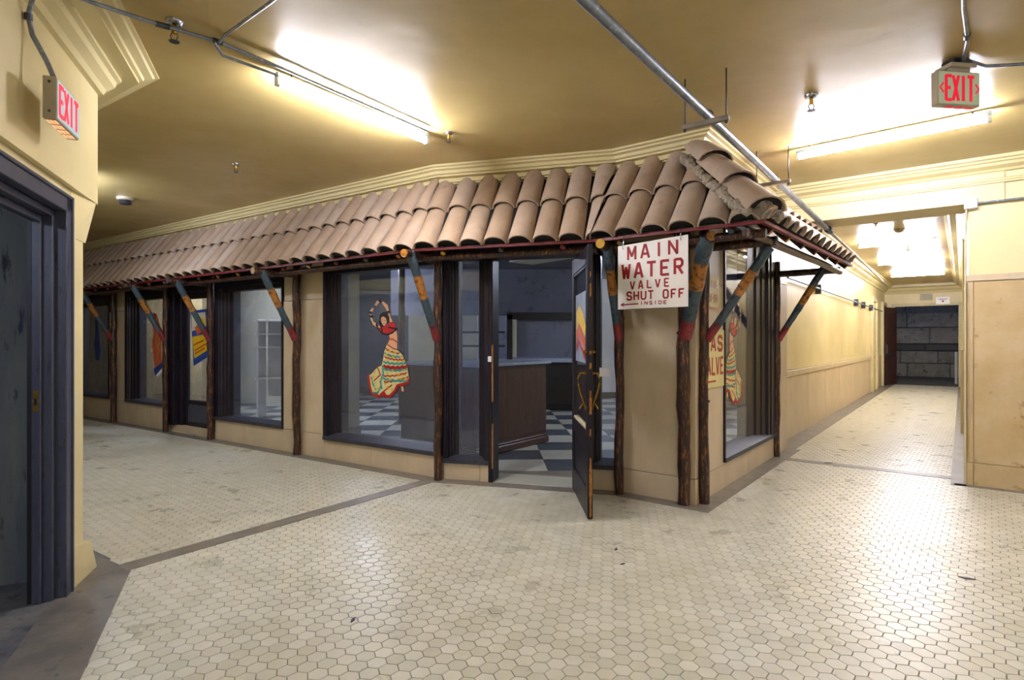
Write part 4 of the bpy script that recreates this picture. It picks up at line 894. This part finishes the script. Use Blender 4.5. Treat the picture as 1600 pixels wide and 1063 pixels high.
fixture(xy(FE.p(.4,-2.6,0)), xy(FE.p(1.6,-2.6,0)), 3.2,'added unseen fill light in the room past the end of the right corridor', m='tubee', drop=False)  # added to brighten the stone blocks beyond the doorway
# lights inside the shop: one near the side window, the others added fill
fixture((2.6,9.2),(3.6,8.6),3.0,'fluorescent strip light on the shop ceiling near the side window', m='tubec', drop=False)
fixture((-3.6,11.0),(-2.4,11.0),3.0,'added fill light in the shop ceiling behind the large window', m='tubec', drop=False)  # added to lift the interior seen through the large window
fixture((-7.0,10.9),(-6.0,10.4),3.0,'added fill light in the shop ceiling at the far left', m='tubec', drop=False)  # added to brighten the peeling wall on this side
fixture((.9,15.2),(2.1,15.2),3.0,'added fill light in the shop ceiling behind the back bar', m='tubec', drop=False)  # added to lighten the back of the shop

# ------------------------------------------------------------------ exit signs
def exit_face(F, o, L, z0, z1, parent, m='exitred', chev=False):
    h = z1-z0
    if chev:
        letters(F,o,'EXIT',.045,L-.045,z0+.14*h,h*.72,.021,m,parent,name='exit_letter',rel=.68,th_=.002)
        letters(F,o,'<',.010,.040,z0+.36*h,h*.28,.010,m,parent,name='chevron',rel=.8,th_=.002); letters(F,o,'>',L-.040,L-.010,z0+.36*h,h*.28,.010,m,parent,name='chevron',rel=.8,th_=.002)
    else: letters(F,o,'EXIT',L-.03,.03,z0+.14*h,h*.72,.021,m,parent,name='exit_letter',rel=.66,th_=.002)
e1 = empty('exit_sign', (*xy(FW.p(1.06,.12,0)),2.55), label='beige box exit sign with red letters on the angled wall over the left doorway', cat='sign')
fb('housing', FW, .90,1.217,.093,.148,2.553,2.757,'exith',e1,bev=.003); ef = fb('sign_face', FW, .908,1.209,.148,.151,2.562,2.748,'exitb',e1)
# letters read from the hall: left end is the end nearest the camera
letters(FW,.1515,'EXIT',1.20,.92,2.585,.14,.021,'exitred',ef,name='exit_letter',rel=.68,th_=.002)
for k in range(4):
    for j in range(3): fb('light_slot', FW, .93+k*.072,.98+k*.072,.100+j*.015,.109+j*.015,2.5505,2.5535,'exitwarm',e1)
for z in (2.59,2.73):
    bm = NB(); tube(bm, [FW.p(1.217,.12,z), FW.p(1.221,.12,z)], .006, 8); obj('screw', bm, 'dmetal', e1)
be = math.radians(77+0); FX = Fr((2.765,3.75), (math.sin(math.radians(80)), math.cos(math.radians(80))), (-math.cos(math.radians(80))*-1*-1, -math.sin(math.radians(80))))
FX = Fr((2.765,3.74), (.985,.13), (.13,-.985))
e2 = empty('exit_sign', (2.91,3.76,3.02), label='green-grey exit sign with red letters and two chevrons hung from the ceiling at right', cat='sign')
fb('housing', FX, 0,.31,-.055,0,3.03,3.255,'exith',e2,bev=.004); xf = fb('sign_face', FX, .006,.304,0,.003,3.04,3.247,'exitg',e2); exit_face(FX,.0035,.31,3.035,3.25,xf,'exitred2',chev=True)
for k in range(3): fb('light_slot', FX, .08+k*.07,.13+k*.07,-.035,-.015,3.0275,3.031,'exitred2',e2)
fb('canopy', FX, .07,.26,-.10,.03,3.275,3.30,'exith',e2,bev=.004); fb('canopy_neck', FX, .09,.24,-.045,-.005,3.255,3.276,'exith',e2); fb('junction_box', FX, .11,.23,-.09,.01,3.30,CE,'dmetal',e2,bev=.004)

# ------------------------------------------------------------------ conduits and pipes
def pipe(name, pts, r, label, cat='pipe', m='metal', n=10, couplings=()):
    root = empty(name, pts[0], label=label, cat=cat)
    bm = NB(); tube(bm, pts, r, n); obj('pipe_run', bm, m, root, smooth=True)
    for (a,b) in couplings:
        bm = NB(); tube(bm, [a,b], r*1.45, n); obj('coupling', bm, 'dmetal', root, smooth=True)
    return root
zp = 3.05
A = Vector((.10,2.33,zp)); dirp = Vector((4.49-.336, 8.16-2.63, 0)).normalized()
Bq = Vector((.336,2.63,zp))+dirp*6.92
pp0 = Vector((.336,2.63,zp))-dirp*2.2
Bm = Vector((.336,2.63,zp))+dirp*3.75; Bq = Vector((3.905,7.10,2.855)); dirq = (Bq-Bm).normalized()
pipe('sprinkler_main', [pp0, Vector((.336,2.63,zp)), Bm, Bq], .030, 'thick galvanised pipe crossing the hall ceiling on hanger bars', couplings=[(Bq-dirq*.06,Bq+dirq*.05)])
pe = Bq+dirq*.05; pipe('corridor_pipe', [pe, pe+dirp*7.5], .022, 'thin pipe that continues the big pipe along the right corridor wall', m='trimp')
def trapeze(t, label):
    c = Vector((.336,2.63,0))+dirp*t; sd = Vector((dirp.y,-dirp.x,0)); root = empty('pipe_hanger', (c.x,c.y,2.99), label=label, cat='hanger', group='trapeze hangers on the big pipe')
    bm = NB(); F = Fr(xy(c), xy(sd), xy(dirp)); 
    fb('strut_bar', F, -.17,.15,-.02,.02,2.985,3.018,'border',root,bev=.004)
    for a in (-.155,.13):
        bm = NB(); tube(bm, [F.p(a,0,2.965), F.p(a,0,CE)], .005, 6); tube(bm, [F.p(a,0,2.972), F.p(a,0,2.985)], .012, 6); obj('threaded_rod', bm, 'dmetal', root)
    bm = NB(); tube(bm, [F.p(.04*math.cos(x),0,3.05+.036*math.sin(x)) for x in [math.pi*k/8 for k in range(9)]], .004, 6); obj('pipe_clamp', bm, 'dmetal', root)
trapeze(1.68, 'trapeze hanger holding the big pipe above the tiled corner, nearer one'); trapeze(3.62, 'trapeze hanger holding the big pipe above the side canopy, farther one')
zc = 3.305
pipe('light_conduit', [(-2.29,2.76,3.225),(-2.165,2.95,3.235),(-2.03,3.20,3.275),(-1.78,3.48,zc),(-1.50,3.86,zc),(-.73,4.98,zc)], .011, 'grey conduit running along the ceiling above the left strip light', cat='conduit', couplings=[((-2.00,3.235,3.278),(-1.955,3.285,3.284)),((-1.80,3.46,zc),(-1.76,3.5,zc))])
pipe('branch_conduit', [(-1.785,3.50,3.30),(-1.70,3.41,zc),(-1.27,3.06,zc),(-.6,2.5,zc)], .009, 'thin conduit branching off the ceiling conduit toward the top edge', cat='conduit')
pipe('feed_conduit', [(-1.79,3.46,3.29),(-1.80,3.58,3.27),(-1.70,3.68,3.265),(-1.56,3.83,3.262)], .009, 'short bent conduit feeding the left strip light', cat='conduit')
c0 = FW.p(1.10,.115,2.757)
pipe('exit_conduit', [c0, FW.p(1.12,.08,2.86), FW.p(1.14,.03,2.97), FW.p(1.16,.02,3.05), FW.p(1.22,.06,3.13), FW.p(1.30,.20,3.23), FW.p(1.42,.40,3.31), FW.p(1.9,.6,3.315)], .012, 'curved conduit rising from the exit sign over the left doorway', cat='conduit', couplings=[(FW.p(1.158,.02,3.03),FW.p(1.165,.022,3.06))])
pipe('exit_feed_conduit', [(2.90,3.72,3.325),(2.88,3.3,3.325),(2.66,2.9,3.325),(2.45,2.5,3.325),(1.7,1.2,3.325)][0:1]+[(2.42,3.05,3.325),(1.2,1.3,3.325)] if False else [(2.93,3.74,3.32),(2.77,3.5,3.32),(2.47,3.15,3.32),(1.5,1.9,3.32)], .012, 'bright conduit running from the hanging exit sign toward the viewer', cat='conduit', m='metal', couplings=[((2.74,3.47,3.32),(2.71,3.43,3.32))])
pipe('side_conduit', [(2.99,3.76,3.32),(3.15,3.83,3.32),(3.5,3.78,3.32),(4.6,4.0,3.32)], .012, 'grey conduit running right from the hanging exit sign', cat='conduit')
jb = empty('junction_box', xy(FR.p(.03,.03,0))+(2.86,), label='white square electrical box at the corner of the right pier', cat='box')
fb('box_body', FR, -.02,.09,.0,.06,2.85,2.96,'white',jb,bev=.006); fb('box_cover', FR, -.012,.082,.06,.066,2.858,2.952,'white',jb,bev=.002)
pipe('pier_conduit', [FR.p(.09,.03,2.90), FR.p(3.5,.03,2.90)], .011, 'horizontal conduit running right from the white box on the pier', cat='conduit')
pipe('pier_drop_conduit', [FR.p(.0,.025,2.85), FR.p(-.01,.018,2.6), FR.p(-.012,.016,1.2), FR.p(-.012,.016,.02)], .009, 'vertical conduit dropping down the edge of the right pier', cat='conduit', m='trimp')
pipe('wall_conduit', [FL.p(-.2,.05,2.42)]+[FL.p(x,.05,2.42) for x in (3,6,9,12.5)], .016, 'conduit with clamps along the left wall of the right corridor', cat='conduit')
for k,x in enumerate((2.2,6.9,8.2,9.8)):
    cl = tag(fb('pipe_clamp', FL, x,x+.07,-.02,.075,2.33,2.50,'dmetal',bev=.004), label='%s dark clamp on the corridor wall conduit' % ('first','second','third','fourth')[k], cat='clamp', group='clamps on the corridor conduit')

# sprinkler heads and detectors
def sprinkler(x, y, label, big=False):
    root = empty('ceiling_sprinkler', (x,y,CE-.09), label=label, cat='sprinkler', group='ceiling sprinkler heads')
    k = 1.35 if big else 1
    bm = NB(); lathe(bm, (x,y,CE-.022*k), [(.012*k,0),(.028*k,.004),(.036*k,.018*k),(.036*k,.022*k)], 14); obj('escutcheon', bm, 'chrome', root, smooth=True)
    bm = NB(); lathe(bm, (x,y,CE-.055*k), [(.008*k,0),(.011*k,.01),(.011*k,.034*k)], 10); obj('body', bm, 'brass', root, smooth=True)
    bm = NB()
    for sg_ in (-1,1): tube(bm, [(x+sg_*.010*k,y,CE-.05*k),(x+sg_*.016*k,y,CE-.065*k),(x+sg_*.008*k,y,CE-.085*k)], .0025, 6)
    obj('frame_arm', bm, 'dmetal', root); bm = NB(); lathe(bm, (x,y,CE-.09*k), [(.020*k,0),(.022*k,.003),(.004,.006)], 12); obj('deflector', bm, 'dmetal', root)
def cpt(px, py, z=CE-.03): d = 900*(z-1.5)/(531-py); return ((px-800)/900*d, d)
sprinkler(-1.947,3.32,'sprinkler head beside the ceiling conduit at upper left', True)
sprinkler(-.56,5.10,'sprinkler head just past the end of the left strip light')
sprinkler(-2.88,6.01,'sprinkler head on the dim ceiling above the long tiled roof')
sprinkler(2.245,4.32,'sprinkler head left of the hanging exit sign', True)
sprinkler(*xy(FL.p(1.3,1.0,0)),'sprinkler head just inside the right corridor')
sprinkler(*xy(FL.p(4.9,1.2,0)),'sprinkler head between corridor strip lights')
sd_ = empty('smoke_detector', (-5.0,7.45,CE-.09), label='round white smoke detector on the left corridor ceiling', cat='detector')
bm = NB(); lathe(bm, (-5.0,7.45,CE-.035), [(.09,0),(.10,.01),(.10,.035)], 20); obj('base', bm, 'exith', sd_, smooth=True)
bm = NB(); lathe(bm, (-5.0,7.45,CE-.085), [(.06,0),(.075,.015),(.06,.035),(.07,.05)], 20); obj('sensor_head', bm, 'dmetal', sd_, smooth=True)
q = FL.p(2.1,1.25,0); dc = empty('dome_detector', (q.x,q.y,CE-.07), label='grey dome detector on the right corridor ceiling', cat='detector')
bm = NB(); lathe(bm, (q.x,q.y,CE-.07), [(.02,0),(.06,.02),(.08,.05),(.085,.07)], 18); obj('dome', bm, 'exith', dc, smooth=True)

# loose debris on the floor
random.seed(9)
for k,(x,y,l,lab) in enumerate(((-.85,3.08,.03,'small dark chip lying on the hexagonal tiles at left centre'),(.745,4.12,.03,'black twig scrap on the tiles in front of the open door'),(.74,3.85,.02,'dark splinter on the tiles below the open door'),(2.86,3.62,.045,'black flake on the tiles at the right'),(3.85,7.0,.05,'dark metal scrap on the border by the right corridor'))):
    bm = NB(); a = random.uniform(0,3); pts = [(x+l*math.cos(a),y+l*math.sin(a)),(x+l*.4*math.cos(a+1.2),y+l*.4*math.sin(a+1.2)),(x-l*math.cos(a),y-l*math.sin(a)),(x-l*.3*math.cos(a+1.4),y-l*.3*math.sin(a+1.4))]
    prism(bm, pts, .0005+.0035*(k==4), .006+.0035*(k==4)); tag(obj('floor_debris', bm, 'black'), label=lab, cat='debris', group='scraps on the floor')
